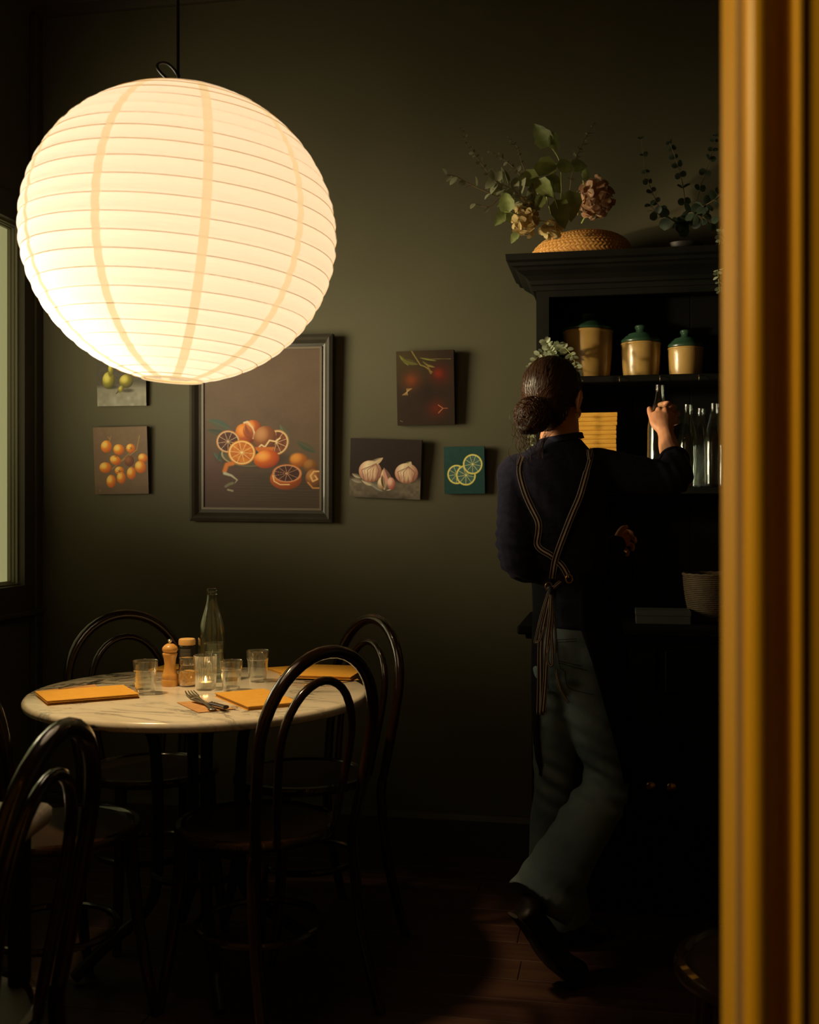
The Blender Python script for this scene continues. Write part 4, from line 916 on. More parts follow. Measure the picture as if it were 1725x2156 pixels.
def branch(name, label, cat, pts, me, n_, size, grp=None, stem=M_stem, sr=.0014, spread=.9, pairs=True, droop=0.0, twigs=0, tip=.35):
    W = [P(*p) for p in pts]; t = thing(name, label, cat, W[0], 0, grp); path = smooth_path(W, 8)
    MB().tube([p - t.location for p in path], [sr * (1.3 - .8 * i / len(path)) for i in range(len(path))], 6).build('stem', stem, t)
    for k in range(n_):
        f = .12 + .88 * k / max(1, n_ - 1); i = min(int(f * (len(path) - 1)), len(path) - 2); p = path[i].lerp(path[i + 1], .5); tg = (path[i + 1] - path[i]).normalized()
        side = tg.cross(FW).normalized()
        for s_ in ((-1, 1) if pairs else (rnd.choice((-1, 1)),)):
            d_ = (tg * rnd.uniform(.2, .7) + side * s_ * spread + FW * rnd.uniform(-.6, .3)).normalized() + Vector((0, 0, -droop))
            add_leaf(t, me, p, d_, size * (1 - (1 - tip) * f) * rnd.uniform(.75, 1.2), normal=-FW + Vector((rnd.uniform(-.6, .6), 0, rnd.uniform(-.2, .9))))
    for k in range(twigs):
        i = rnd.randrange(len(path) // 3, len(path) - 1); p = path[i] - t.location; tg = (path[i + 1] - path[i]).normalized(); side = tg.cross(FW).normalized()
        e_ = p + (tg * .6 + side * rnd.choice((-1, 1)) * .7 + FW * rnd.uniform(-.3, .3)) * rnd.uniform(.015, .035)
        MB().tube([p, (p + e_) / 2 + Vector((0, 0, .002)), e_], [.0009, .0007, .0004], 5).build('twig', stem, t)
    return t
eg = 'eucalyptus branches in the flower arrangement'
branch('eucalyptus_branch', 'longest eucalyptus branch leaning up left, tip level with the big leaf', 'branch', [(1130, 455, 3.5), (1060, 400, 3.46), (1018, 350, 3.45), (990, 308, 3.44), (972, 268, 3.43)], L_euc, 15, .85, eg, twigs=6)
branch('eucalyptus_branch', 'lowest eucalyptus branch reaching furthest left', 'branch', [(1115, 440, 3.48), (1060, 418, 3.44), (1000, 393, 3.42), (962, 372, 3.41), (940, 368, 3.4)], L_euc, 8, 1.1, eg, pairs=False, tip=.9, twigs=3)
branch('eucalyptus_branch', 'eucalyptus branch rising in the middle of the left cluster', 'branch', [(1140, 430, 3.52), (1092, 365, 3.5), (1060, 335, 3.5), (1030, 318, 3.5)], L_euc, 9, .8, eg, twigs=7)
branch('eucalyptus_branch', 'short curved eucalyptus branch left of the tallest leaf', 'branch', [(1120, 400, 3.54), (1100, 345, 3.53), (1088, 308, 3.53), (1068, 290, 3.52)], L_eucs, 8, .95, eg, twigs=3)
branch('eucalyptus_branch', 'broad-leaved eucalyptus branch above the yellow hydrangea', 'branch', [(1130, 440, 3.44), (1080, 400, 3.43), (1040, 380, 3.42)], L_euc, 8, 1.7, eg, tip=.9, pairs=True)
branch('eucalyptus_branch', 'bare tipped eucalyptus branch standing above the pink hydrangea', 'branch', [(1195, 440, 3.6), (1208, 350, 3.62), (1228, 300, 3.64), (1252, 258, 3.65)], L_eucs, 9, 1.2, eg, twigs=9)
branch('eucalyptus_branch', 'thin grey branch hanging out below left of the cluster', 'branch', [(1095, 420, 3.44), (1062, 410, 3.43), (1030, 435, 3.42), (1000, 428, 3.42)], L_euc, 4, 1.0, eg, pairs=False, tip=1)
def leafstem(label, pts, leaves, grp='leafy green stems in the flower arrangement', me=L_big):
    W = [P(*p) for p in pts]; t = thing('leafy_stem', label, 'leaf', W[0], 0, grp)
    path = smooth_path(W, 6); MB().tube([p - t.location for p in path], .0019, 6).build('stem', M_stemg, t)
    for (a, b, d_, ex, ey, s_, nr_) in leaves:
        p0 = P(a, b, d_); p1 = P(ex, ey, d_ + nr_ * .03); add_leaf(t, me, p0, p1 - p0, (p1 - p0).length / .085 * s_, roll=rnd.uniform(-.25, .25), normal=-FW + RT * nr_)
    return t
leafstem('tallest green stem with two serrated leaves', [(1182, 420, 3.5), (1180, 345, 3.5), (1160, 308, 3.49)], [(1158, 308, 3.49, 1126, 266, 1.1, -.5), (1156, 310, 3.48, 1180, 276, 1.0, .9)])
leafstem('green stem with two broad leaves in the centre of the arrangement', [(1175, 440, 3.46), (1165, 395, 3.45), (1172, 345, 3.46)], [(1172, 345, 3.46, 1122, 360, 1.15, -.4), (1135, 372, 3.43, 1092, 380, 1.2, .1), (1172, 350, 3.47, 1215, 352, 1.0, .4)])
leafstem('green leaves just above and right of the yellow hydrangea', [(1160, 450, 3.44), (1150, 410, 3.43)], [(1132, 378, 3.42, 1160, 412, 1.1, -.2), (1150, 372, 3.44, 1182, 402, 1.1, .5), (1140, 410, 3.42, 1132, 445, 1., .2), (1170, 420, 3.46, 1190, 470, 1.2, .2), (1200, 400, 3.5, 1205, 455, 1.2, .3)])
leafstem('pale green leaves left of the yellow hydrangea', [(1110, 460, 3.43), (1080, 448, 3.42), (1062, 446, 3.42)], [(1072, 448, 3.42, 1060, 400, 1.0, -.3), (1066, 448, 3.41, 1078, 474, .9, .4), (1062, 447, 3.41, 1024, 502, .5, -.1), (1090, 490, 3.43, 1072, 516, .8, -.1)])
leafstem('curled leaf rising behind the pink hydrangea', [(1235, 420, 3.62), (1228, 380, 3.61)], [(1228, 378, 3.6, 1246, 334, .6, .4), (1200, 350, 3.55, 1240, 348, 1.0, .1), (1205, 420, 3.55, 1192, 448, .9, .2)])
def hydrangea(label, px, py, d, rx, ry, me, n_, stem_to):
    c_ = P(px, py, d); t = thing('hydrangea', label, 'flower', c_, 0, 'dried hydrangea heads')
    MB().tube([Vector(), P(*stem_to) - c_], .0025, 6).build('stem', M_stemg, t)
    MB().ball((0, 0, 0), (rx * .60, rx * .5, ry * .60)).build('flower_core', me.materials[0], t)
    g = math.pi * (3 - math.sqrt(5))
    for k in range(n_):
        z = 1 - 2 * (k + .5) / n_; r = math.sqrt(1 - z * z); a = g * k; nrm = Vector((r * math.cos(a), r * math.sin(a), z))
        pos = Vector((nrm.x * rx * .86, nrm.y * rx * .8, nrm.z * ry * .86)) ; tg = nrm.orthogonal(); tg.rotate(Matrix.Rotation(rnd.uniform(0, 6.28), 3, nrm))
        d_ = tg + nrm * rnd.uniform(-.1, 1.3); link('petal', me, t, pos * rnd.uniform(.82, 1.06), orient(d_, rnd.uniform(-.5, .5), nrm), rnd.uniform(1.05, 1.55))
hydrangea('yellow green hydrangea head at the left edge of the straw basket', 1106, 457, 3.46, .037, .062, L_pet[0], 95, (1160, 470, 3.55))
hydrangea('dusty pink hydrangea head resting over the straw basket', 1253, 418, 3.62, .063, .072, L_pet[1], 150, (1225, 470, 3.72))
hydrangea('small faded hydrangea sprig lying on the left of the straw basket', 1160, 482, 3.52, .028, .016, L_pet[0], 30, (1180, 470, 3.6))
# darker eucalyptus at right
dg = 'dark round-leaved eucalyptus at the right end of the dresser top'
potp = PY(1440, CY, 3.80); pt = thing('dark_pot', 'small dark pot of eucalyptus on top of the dresser at right', 'pot', (potp.x, 3.80, DT + .0003))
MB().lathe([(.001, 0), (.05, 0), (.062, .05), (.064, .06), (.058, .06), (.052, .045), (.001, .045)], 30).build('pot_body', M_pot, pt)
for lb, pts, n_, s_ in (('round-leaved dark eucalyptus branch nearest the straw basket', [(1440, 480, 3.75), (1395, 445, 3.62), (1372, 400, 3.58), (1360, 360, 3.58), (1350, 290, 3.6)], 8, .62),
                        ('round-leaved dark eucalyptus branch leaning over the cornice', [(1440, 480, 3.75), (1410, 460, 3.62), (1385, 450, 3.58), (1370, 430, 3.57)], 4, 1.1),
                        ('dark eucalyptus branch standing up in the middle of the right cluster', [(1445, 480, 3.75), (1440, 400, 3.7), (1425, 340, 3.68), (1410, 300, 3.66)], 8, .7),
                        ('round-leaved dark eucalyptus branch reaching toward the yellow casing', [(1445, 480, 3.75), (1475, 440, 3.6), (1505, 420, 3.56), (1530, 395, 3.54)], 6, 1.0),
                        ('dark eucalyptus branch with large leaves low over the cornice edge', [(1445, 480, 3.75), (1450, 450, 3.6), (1470, 452, 3.55), (1500, 470, 3.54)], 6, 1.15),
                        ('tall dark eucalyptus branch rising beside the yellow casing', [(1450, 480, 3.75), (1480, 380, 3.7), (1500, 320, 3.68), (1508, 285, 3.68)], 7, .65)):
    branch('eucalyptus_branch', lb, 'branch', pts, L_eucd, n_, s_, dg, twigs=3, tip=.55)
branch('trailing_vine', 'pale trailing sprig hanging over the cornice beside the yellow casing', 'vine', [(1519, 478, 3.52), (1517, 500, 3.50), (1513, 540, 3.50), (1512, 575, 3.50), (1516, 615, 3.50)], L_pale, 15, 1.2, stem=M_stemg, sr=.0012, spread=1.0, tip=.8)
# sprig plant on upper shelf, behind the head
pp_ = PY(1172, CY, 3.74); pt = thing('shelf_pot', 'small dark pot holding the pale sprig on the upper shelf behind the head', 'pot', (pp_.x, 3.74, S1 + .0003))
MB().lathe([(.001, 0), (.030, 0), (.036, .045), (.036, .05), (.032, .05), (.030, .04), (.001, .04)], 24).build('pot_body', M_pot, pt)
sg = 'pale sprigs in the pot on the upper shelf'
for lb, pts, n_ in (('pale sprig spilling left out of the shelf pot', [(1172, 757, 3.70), (1160, 738, 3.60), (1138, 745, 3.56), (1118, 775, 3.55)], 10),
                    ('pale sprig standing upright in the shelf pot', [(1172, 757, 3.70), (1162, 742, 3.62), (1155, 728, 3.58), (1148, 718, 3.57)], 8),
                    ('pale sprig arching right over the largest crock', [(1174, 757, 3.70), (1186, 732, 3.60), (1205, 750, 3.55), (1216, 780, 3.55), (1218, 800, 3.55)], 12),
                    ('pale sprig in front of the shelf pot', [(1172, 757, 3.70), (1168, 745, 3.60), (1168, 760, 3.56), (1170, 775, 3.55)], 8),
                    ('pale sprig at top centre of the shelf pot', [(1172, 757, 3.70), (1175, 735, 3.64), (1178, 722, 3.61)], 7)):
    branch('sprig', lb, 'sprig', pts, L_pale, n_, 1.25, sg, stem=M_stemg, sr=.001, tip=.85)
branch('sprig', 'thin pale sprig hanging down beside the hair bun', 'sprig', [(1140, 770, 3.62), (1124, 800, 3.55), (1119, 880, 3.55), (1119, 930, 3.55), (1117, 955, 3.55)], L_pale, 15, .95, sg, stem=M_stemg, sr=.001, tip=.9)

# ------------------------------------------------------------------ the person
base = P(1190, 1078, 3.05); base.z = 0
per = thing('person', 'person seen from behind in navy jumper, striped-tie apron and jeans, reaching to the shelf', 'person', base)
def voxel(mb, size, sm, name, m, parent, disp=None, factor=.5):
    me = mb.mesh('tmp', m); o = bpy.data.objects.new('tmp', me); C.objects.link(o)
    r = o.modifiers.new('r', 'REMESH'); r.mode = 'VOXEL'; r.voxel_size = size; r.use_smooth_shade = True
    if sm: s_ = o.modifiers.new('s', 'SMOOTH'); s_.iterations = sm; s_.factor = factor
    bpy.context.view_layer.update()
    dg_ = bpy.context.evaluated_depsgraph_get(); me2 = bpy.data.meshes.new_from_object(o.evaluated_get(dg_)); bpy.data.objects.remove(o); bpy.data.meshes.remove(me)
    if disp:
        n_ = len(me2.vertices); co = np.empty(n_ * 3); me2.vertices.foreach_get('co', co); no = np.empty(n_ * 3); me2.vertices.foreach_get('normal', no)
        co = co.reshape(-1, 3); no = no.reshape(-1, 3)
        d_ = np.array([disp(Vector(c_)) for c_ in co]); co += no * d_[:, None]; me2.vertices.foreach_set('co', co.ravel()); me2.update()
    me2.name = name
    if not me2.materials: me2.materials.append(m)
    wm = me2.copy(); l = parent.location; me2.transform(Matrix.Translation(-l)); bpy.data.meshes.remove(wm)
    me2.polygons.foreach_set('use_smooth', [True] * len(me2.polygons)); me2.update()
    return link(name, me2, parent)
def ring(cx, cy, d, rx, ry, n=28, e=2.3, yaw=0.0, tilt=0.0):
    c_ = P(cx, cy, d); out = []
    u = RT * math.cos(yaw) + FW * math.sin(yaw); v = -RT * math.sin(yaw) + FW * math.cos(yaw)
    for k in range(n):
        a = 2 * PI * k / n; ca, sa = math.cos(a), math.sin(a)
        x = math.copysign(abs(ca) ** (2 / e), ca) * rx; y_ = math.copysign(abs(sa) ** (2 / e), sa) * ry
        out.append(c_ + u * x + v * y_ + Vector((0, 0, tilt * x)))
    return out
def limb(mb, pts, n=14, k=5, end=True):
    ctr = smooth_path([P(*p[:3]) for p in pts], k); rr_ = []
    for i in range(len(pts) - 1):
        for j in range(k): t = j / k; t = t * t * (3 - 2 * t); rr_.append(pts[i][3] * (1 - t) + pts[i + 1][3] * t)
    rr_.append(pts[-1][3]); mb.tube(ctr, rr_, n); mb.ball(ctr[0], rr_[0])
    if end: mb.ball(ctr[-1], rr_[-1])
    return mb
HD = 3.0
hy = math.radians(-34)      # head turned right; -yaw
HR = Matrix((RT, FW, UP)).transposed() @ Matrix.Rotation(hy, 3, 'Z') @ Matrix.Rotation(math.radians(-8), 3, 'X')
HC = P(1166, 846, HD)
def hp_(x, y_, z): return HC + HR @ Vector((x, y_, z))   # y forward (face), x right
bd = MB()
# head: skull, face, jaw
bd.ball(hp_(0, -.010, .022), (.072, .090, .083), 24, 16, rot=HR); bd.ball(hp_(0, .028, -.028), (.058, .058, .078), 20, 12, rot=HR)
bd.ball(hp_(0, .052, -.082), (.034, .030, .028), 14, 9, rot=HR)                                   # chin
bd.tube([hp_(0, .082, .012), hp_(0, .094, -.008), hp_(0, .104, -.026), hp_(0, .088, -.034)], [.007, .009, .012, .008], 10)   # nose
bd.ball(hp_(0, .083, -.055), (.022, .010, .010), 12, 8, rot=HR)                                   # lips
for s_ in (-1, 1):
    bd.ball(hp_(s_ * .033, .066, -.018), (.020, .018, .020), 12, 8, rot=HR)                       # cheek
    bd.ball(hp_(s_ * .030, .074, .026), (.024, .012, .008), 12, 8, rot=HR)                        # brow
    # ear: outer helix, lobe, and bowl
    e0 = hp_(s_ * .072, -.004, -.005)
    bd.tube(smooth_path([hp_(s_ * .072, .008, -.020), hp_(s_ * .077, .010, .006), hp_(s_ * .082, -.002, .022), hp_(s_ * .086, -.018, .014), hp_(s_ * .084, -.018, -.008), hp_(s_ * .078, -.006, -.030), hp_(s_ * .073, .004, -.034)], 4), .0045, 8)
    bd.ball(hp_(s_ * .076, -.004, -.004), (.005, .014, .024), 10, 7, rot=HR)
# neck, torso
def rings_body(mb, rows):
    mb.rings([ring(*r[:5], yaw=(r[5] if len(r) > 5 else 0)) for r in rows])
rings_body(bd, [(1178, 860, 3.0, .050, .052), (1180, 900, 2.995, .050, .052), (1178, 930, 2.99, .056, .056), (1172, 955, 2.99, .085, .07), (1172, 985, 2.99, .120, .085), (1172, 1040, 3.0, .125, .10), (1180, 1120, 3.01, .112, .092), (1203, 1220, 3.03, .082, .080), (1214, 1320, 3.03, .090, .084), (1212, 1400, 3.03, .092, .086), (1208, 1440, 3.03, .07, .066)])
# right arm up to the bottle
limb(bd, [(1262, 985, 3.03, .052), (1340, 1000, 2.99, .044), (1428, 1010, 2.97, .036), (1422, 975, 3.05, .036), (1410, 945, 3.13, .030), (1403, 915, 3.20, .0235), (1399, 900, 3.225, .024)])
# left arm: down, elbow, forearm forward to the right
limb(bd, [(1092, 1000, 2.99, .050), (1088, 1100, 2.96, .038), (1098, 1195, 2.96, .030), (1190, 1175, 3.06, .028), (1275, 1150, 3.09, .023), (1300, 1144, 3.105, .022)])
# legs
limb(bd, [(1180, 1410, 3.04, .060), (1170, 1520, 3.06, .050), (1165, 1650, 3.09, .042), (1164, 1760, 3.13, .040), (1176, 1890, 3.19, .030)])
limb(bd, [(1230, 1410, 3.01, .070), (1256, 1520, 3.0, .058), (1280, 1640, 3.0, .044), (1222, 1752, 2.93, .044), (1152, 1850, 2.865, .030)])
# right hand on the bottle
def finger(mb, pts, r0, r1):
    n_ = (len(pts) - 1) * 4 + 1; path = smooth_path([P(*p) for p in pts], 4); mb.tube(path, [r0 + (r1 - r0) * i / (n_ - 1) for i in range(n_)], 10); mb.ball(path[-1], r1, 10, 6); mb.ball(path[0], r0, 10, 6)
bd.tube(smooth_path([P(1402, 912, 3.20), P(1400, 900, 3.215), P(1397, 885, 3.235), P(1397, 870, 3.25)], 4), [(.024, .018)] * 3 + [(.028, .018)] * 4 + [(.034, .017)] * 4 + [(.033, .014)] * 2, 16, flat=RT)
for a, b, dd, r in ((1388, 864, 3.25, .0115), (1401, 865, 3.245, .012), (1413, 872, 3.245, .0115), (1420, 883, 3.245, .0105)): bd.ball(P(a, b, dd), r, 12, 8)
finger(bd, [(1392, 872, 3.245), (1402, 858, 3.262), (1408, 851, 3.285), (1402, 850, 3.325), (1390, 852, 3.345)], .0108, .0078)
finger(bd, [(1402, 872, 3.24), (1414, 860, 3.265), (1419, 858, 3.295), (1411, 861, 3.345), (1398, 864, 3.362)], .0112, .0080)
finger(bd, [(1411, 880, 3.24), (1423, 872, 3.265), (1426, 872, 3.300), (1416, 876, 3.345), (1402, 879, 3.365)], .0108, .0078)
finger(bd, [(1415, 890, 3.24), (1425, 887, 3.265), (1426, 889, 3.295), (1416, 893, 3.335), (1406, 896, 3.350)], .0098, .0068)
finger(bd, [(1390, 902, 3.215), (1379, 892, 3.232), (1374, 878, 3.255), (1370, 868, 3.275), (1368, 861, 3.287)], .0145, .0085)
# left hand, half curled, seen past the hip
bd.tube([P(1292, 1146, 3.10), P(1302, 1142, 3.11), P(1312, 1137, 3.12)], [(.018, .013), (.022, .013), (.025, .012)], 14, flat=UP)
finger(bd, [(1308, 1124, 3.115), (1320, 1119, 3.125), (1329, 1122, 3.115), (1331, 1128, 3.10)], .0080, .0058)
finger(bd, [(1310, 1134, 3.12), (1326, 1131, 3.13), (1336, 1134, 3.12), (1338, 1141, 3.105)], .0084, .0060)
finger(bd, [(1310, 1144, 3.12), (1325, 1145, 3.13), (1333, 1150, 3.12), (1332, 1157, 3.105)], .0080, .0058)
finger(bd, [(1306, 1152, 3.12), (1317, 1157, 3.13), (1323, 1163, 3.12), (1321, 1169, 3.105)], .0072, .0052)
finger(bd, [(1298, 1136, 3.10), (1304, 1122, 3.10), (1311, 1113, 3.10), (1319, 1110, 3.105)], .0098, .0068)
body = voxel(bd, .0030, 2, 'body', M_skin, per)
def face_ball(nm, m, c_, r): return MB().ball(c_, r, 14, 9, rot=HR).build(nm, m, per, world=True)
for s_ in (-1, 1): face_ball('eye', M_eye, hp_(s_ * .030, .073, .010), (.012, .010, .008)); face_ball('iris', mat('iris%d' % s_, (.05, .03, .015), .2), hp_(s_ * .030, .0815, .010), (.0048, .0022, .0048))
face_ball('lips', M_lip, hp_(0, .088, -.055), (.020, .007, .007))
def nail(a, b, d_, r): MB().ball(P(a, b, d_), r, 10, 6).build('fingernail', M_nail, per, world=True)
nail(1367.5, 862, 3.279, (.0052, .003, .0068)); nail(1338.5, 1141, 3.0995, (.0035, .002, .004))
# hair cap (skull from behind) and bun
hm = MB()
hm.ball(hp_(0, -.018, .034), (.0775, .094, .088), 30, 20, rot=HR); hm.ball(hp_(0, -.045, -.015), (.068, .062, .075), 24, 14, rot=HR); hm.ball(hp_(0, .03, .066), (.060, .060, .048), 20, 12, rot=HR)
hm.ball(hp_(-.004, -.085, -.040), (.030, .03, .028), 16, 10, rot=HR)
bun = P(1122, 874, 2.905)
def hdisp(c_): q = (c_ - HC); return .0016 * noise.noise(Vector((q.x * 60, q.y * 60, q.z * 14))) + .0012 * math.sin(q.x * 900 + 8 * noise.noise(q * 20))
hair = voxel(hm, .004, 3, 'hair', M_hair, per, hdisp)
bm_ = MB(); bm_.ball(bun, (.046, .040, .046), 22, 14)
bm_.ball(P(1142, 868, 2.915), (.030, .030, .030)); bm_.ball(P(1112, 888, 2.90), (.032, .03, .034))
def bdisp(c_): q = (c_ - bun); a = math.atan2(q.z, q.x); return .006 * noise.noise(q * 28) + .003 * math.sin(a * 2 + q.length * 230 + 5 * noise.noise(q * 22)) + .0012 * noise.noise(q * 120)
voxel(bm_, .0032, 2, 'hair_bun', M_hair, per, bdisp)
st = MB(); rs = random.Random(5); bk = HR.inverted()
hw_ = bpy.data.objects  # strands laid over the cap toward the bun
bvh_src = hair.data; off_ = per.location
bv = BVHTree.FromPolygons([tuple(v.co + off_) for v in bvh_src.vertices], [tuple(p.vertices) for p in bvh_src.polygons])
for k in range(760):
    a = rs.uniform(0, 2 * PI); el = rs.uniform(-.5, 1.45)
    s0 = hp_(.1 * math.cos(a) * math.cos(el), .1 * math.sin(a) * math.cos(el) + .01, .03 + .1 * math.sin(el))
    pts = []
    for i in range(9):
        t = i / 8; p = s0.lerp(bun + Vector((rs.uniform(-.004, .004), 0, rs.uniform(-.004, .004))) + Vector((0, 0, .012)), t * .95)
        hit = bv.find_nearest(p)
        if hit[0] is not None: p = hit[0] + hit[1] * (.0010 + .0014 * rs.random())
        pts.append(p)
    dd = [(pts[i + 1] - pts[i]).length for i in range(8)]
    if max(dd) > .06 or sum(dd) < .02: continue
    st.tube(smooth_path(pts, 2), .00050, 4, caps=False)
for k in range(280):            # coiled strands of the bun
    a0 = rs.uniform(0, 2 * PI); ln = rs.uniform(.8, 2.4); rr2 = rs.uniform(.6, 1.02); tl_ = rs.uniform(-.5, .5); dz = rs.uniform(-.8, .8)
    ax = Vector((rs.gauss(0, .8), rs.gauss(0, .8), rs.gauss(0, .8))) - FW * .9; ax.normalize(); e1 = ax.orthogonal().normalized(); e2 = ax.cross(e1); hgt = rs.uniform(.1, .85); rad_ = math.sqrt(1 - hgt * hgt)
    pts = [bun + Vector((1.06 * q.x, 1.0 * q.y, 1.04 * q.z)) for q in [(ax * hgt + (e1 * math.cos(a0 + ln * i / 9) + e2 * math.sin(a0 + ln * i / 9)) * rad_) * (.046 + .0035 * rs.random()) for i in range(10)]]
    st.tube(smooth_path(pts, 2), .0006, 4, caps=False)
for k in range(46):             # loose wisps below and behind the bun
    x0 = rs.uniform(1084, 1135); y0 = rs.uniform(850, 905); ln = rs.uniform(30, 95); cr = rs.uniform(-22, 14)
    pts = [P(x0 + cr * math.sin(PI * i / 6) * .8 + (i / 6) * rs.uniform(-6, 10), y0 + ln * i / 6, 2.90 - .02 * math.sin(i)) for i in range(7)]
    st.tube(smooth_path(pts, 3), .00062, 4, caps=False)
for k in range(9):
    pts = [P(1150 + k * 2, 900 + k, 2.94), P(1140 + k, 930, 2.91), P(1136 + rs.uniform(-8, 12), 955 + rs.uniform(0, 12), 2.90)]; st.tube(smooth_path(pts, 4), .0006, 4, caps=False)
for q in (((1090, 862), (1076, 868), (1074, 885), (1082, 898)), ((1100, 900), (1092, 940), (1098, 965), (1085, 985)), ((1095, 945), (1090, 965), (1088, 990))):
    st.tube(smooth_path([P(a, b, 2.89) for a, b in q], 5), .0006, 4, caps=False)
o = st.build('hair_strands', M_strand, per, world=True, angle=0); o['kind'] = 'stuff'
# earring: flat spiral
er = MB(); ec = P(1215, 878, 2.925); er.tube([ec + RT * ((.0028 + .0036 * a / 6.3 * .8) * math.cos(a)) + UP * ((.0028 + .0036 * a / 6.3 * .8) * math.sin(a)) for a in [i * .35 for i in range(36)]], .0006, 6)
er.build('earring', M_steel, per, world=True)
# jumper
sw = MB()
rings_body(sw, [(1180, 924, 2.985, .054, .056), (1180, 932, 2.985, .062, .062), (1176, 944, 2.985, .080, .070), (1172, 962, 2.985, .108, .084), (1172, 990, 2.99, .136, .102), (1172, 1040, 3.0, .142, .118), (1176, 1120, 3.01, .134, .116), (1192, 1190, 3.02, .114, .106), (1206, 1240, 3.03, .104, .100), (1214, 1300, 3.03, .112, .108), (1215, 1318, 3.03, .114, .110)])
limb(sw, [(1258, 990, 3.03, .066), (1330, 1000, 2.99, .058), (1405, 1008, 2.96, .050), (1424, 1000, 2.98, .048), (1420, 976, 3.04, .042)])
limb(sw, [(1096, 1002, 2.99, .064), (1088, 1090, 2.96, .054), (1096, 1190, 2.95, .049), (1190, 1178, 3.05, .042), (1298, 1147, 3.105, .029)])
creases = [(1085, 1130, .010), (1088, 1160, .010), (1090, 1190, .010), (1100, 1215, .008)]
def swd(c_):
    v = .006 * noise.noise(c_ * 9) + .004 * noise.noise(Vector((c_.x * 16 + c_.z * 12, c_.y * 16, c_.z * 7)))
    dl = (c_ - P(1092, 1150, 2.96)).length
    if dl < .14: v += .0055 * math.sin(c_.z * 210 + c_.x * 70) * (1 - dl / .14)
    dr_ = (c_ - P(1410, 1000, 2.98)).length
    if dr_ < .12: v += .005 * math.sin(c_.x * 190 + c_.z * 90) * (1 - dr_ / .12)
    dw = abs(c_.z - P(1190, 1215, 3.02).z)
    if dw < .10: v += .004 * math.sin(c_.z * 120 + c_.x * 60) * (1 - dw / .10)
    return v
jumper = voxel(sw, .0058, 4, 'jumper', M_sweat, per, swd)
MB().rings([ring(1181, y_, d_, r, r, e=2, tilt=.16) for y_, d_, r in ((926, 2.984, .0535), (920, 2.984, .054), (917, 2.984, .0555), (919, 2.984, .0595), (930, 2.984, .0640))], caps=False).build('collar', M_sweat, per, world=True)
cT = (P(1410, 945, 3.13) - P(1422, 975, 3.05)).normalized(); cu = cT.orthogonal().normalized(); cv2 = cT.cross(cu)
MB().tube([P(1419, 970, 3.062) + cu * .0385 * math.cos(a) + cv2 * .0385 * math.sin(a) for a in [2 * PI * k / 28 for k in range(28)]], .0065, 8, closed=True).build('cuff', M_sweat, per, world=True)
# jeans
jm = MB()
rings_body(jm, [(1212, 1296, 3.03, .104, .098), (1212, 1340, 3.03, .112, .110), (1210, 1390, 3.03, .116, .118), (1208, 1425, 3.03, .112, .112), (1208, 1450, 3.03, .09, .09)])
limb(jm, [(1182, 1410, 3.04, .076), (1172, 1520, 3.06, .067), (1166, 1650, 3.09, .056), (1163, 1760, 3.13, .064), (1176, 1925, 3.19, .098)], 18, end=False)
limb(jm, [(1232, 1410, 3.00, .088), (1256, 1520, 3.0, .078), (1280, 1640, 3.0, .064), (1222, 1752, 2.93, .074), (1134, 1902, 2.845, .094)], 18, end=False)
jm.ball(P(1176, 1388, 2.965), (.060, .050, .070)); jm.ball(P(1240, 1388, 2.955), (.062, .050, .070))
def jd(c_):
    v = .006 * noise.noise(c_ * 8); 
    for q, s_, fr in ((P(1270, 1500, 2.93), .16, 95), (P(1165, 1480, 2.98), .14, 95), (P(1280, 1640, 2.94), .15, 120), (P(1165, 1660, 3.0), .12, 110), (P(1160, 1860, 2.83), .15, 90)):
        dl = (c_ - q).length
        if dl < s_: v += .0065 * math.sin(c_.z * fr + c_.x * 60) * (1 - dl / s_)
    return v
jeans = voxel(jm, .006, 5, 'jeans', M_jean, per, jd)
def wbvh(*obs):
    vs, fs = [], []
    for o in obs:
        k = len(vs); vs += [tuple(v.co + per.location) for v in o.data.vertices]; fs += [tuple(i + k for i in p.vertices) for p in o.data.polygons]
    return BVHTree.FromPolygons(vs, fs)
BJ, BS = wbvh(jeans), wbvh(jumper); BALL = wbvh(jeans, jumper)
def surf(bv_, px, py, off, dflt=2.95):   # point on the cloth straight behind the given spot
    o_ = P(px, py, 2.2); h = bv_.ray_cast(o_, (P(px, py, 3.2) - o_).normalized(), 1.4)
    return (h[0] - FW * off) if h[0] is not None else P(px, py, dflt)
# stitching and pockets on the jeans
stt = MB()
for line in ([(1170, 1347), (1215, 1345)], [(1170, 1352), (1215, 1350)], [(1172, 1348), (1178, 1400), (1188, 1412)], [(1176, 1395), (1200, 1402), (1238, 1412)], [(1176, 1391), (1205, 1398), (1225, 1402)], [(1190, 1412), (1196, 1446), (1228, 1458), (1250, 1462)], [(1152, 1420), (1154, 1450)], [(1123, 1390), (1134, 1388), (1138, 1400)]):
    ptl = smooth_path([Vector((a, b, 0)) for a, b in line], 8); pts = [surf(BJ, q.x, q.y, .0006) for q in ptl]
    pts = [p for p in pts if p]; stt.tube(pts, .0009, 5)
stt.build('jeans_stitching', M_jeanst, per, world=True)
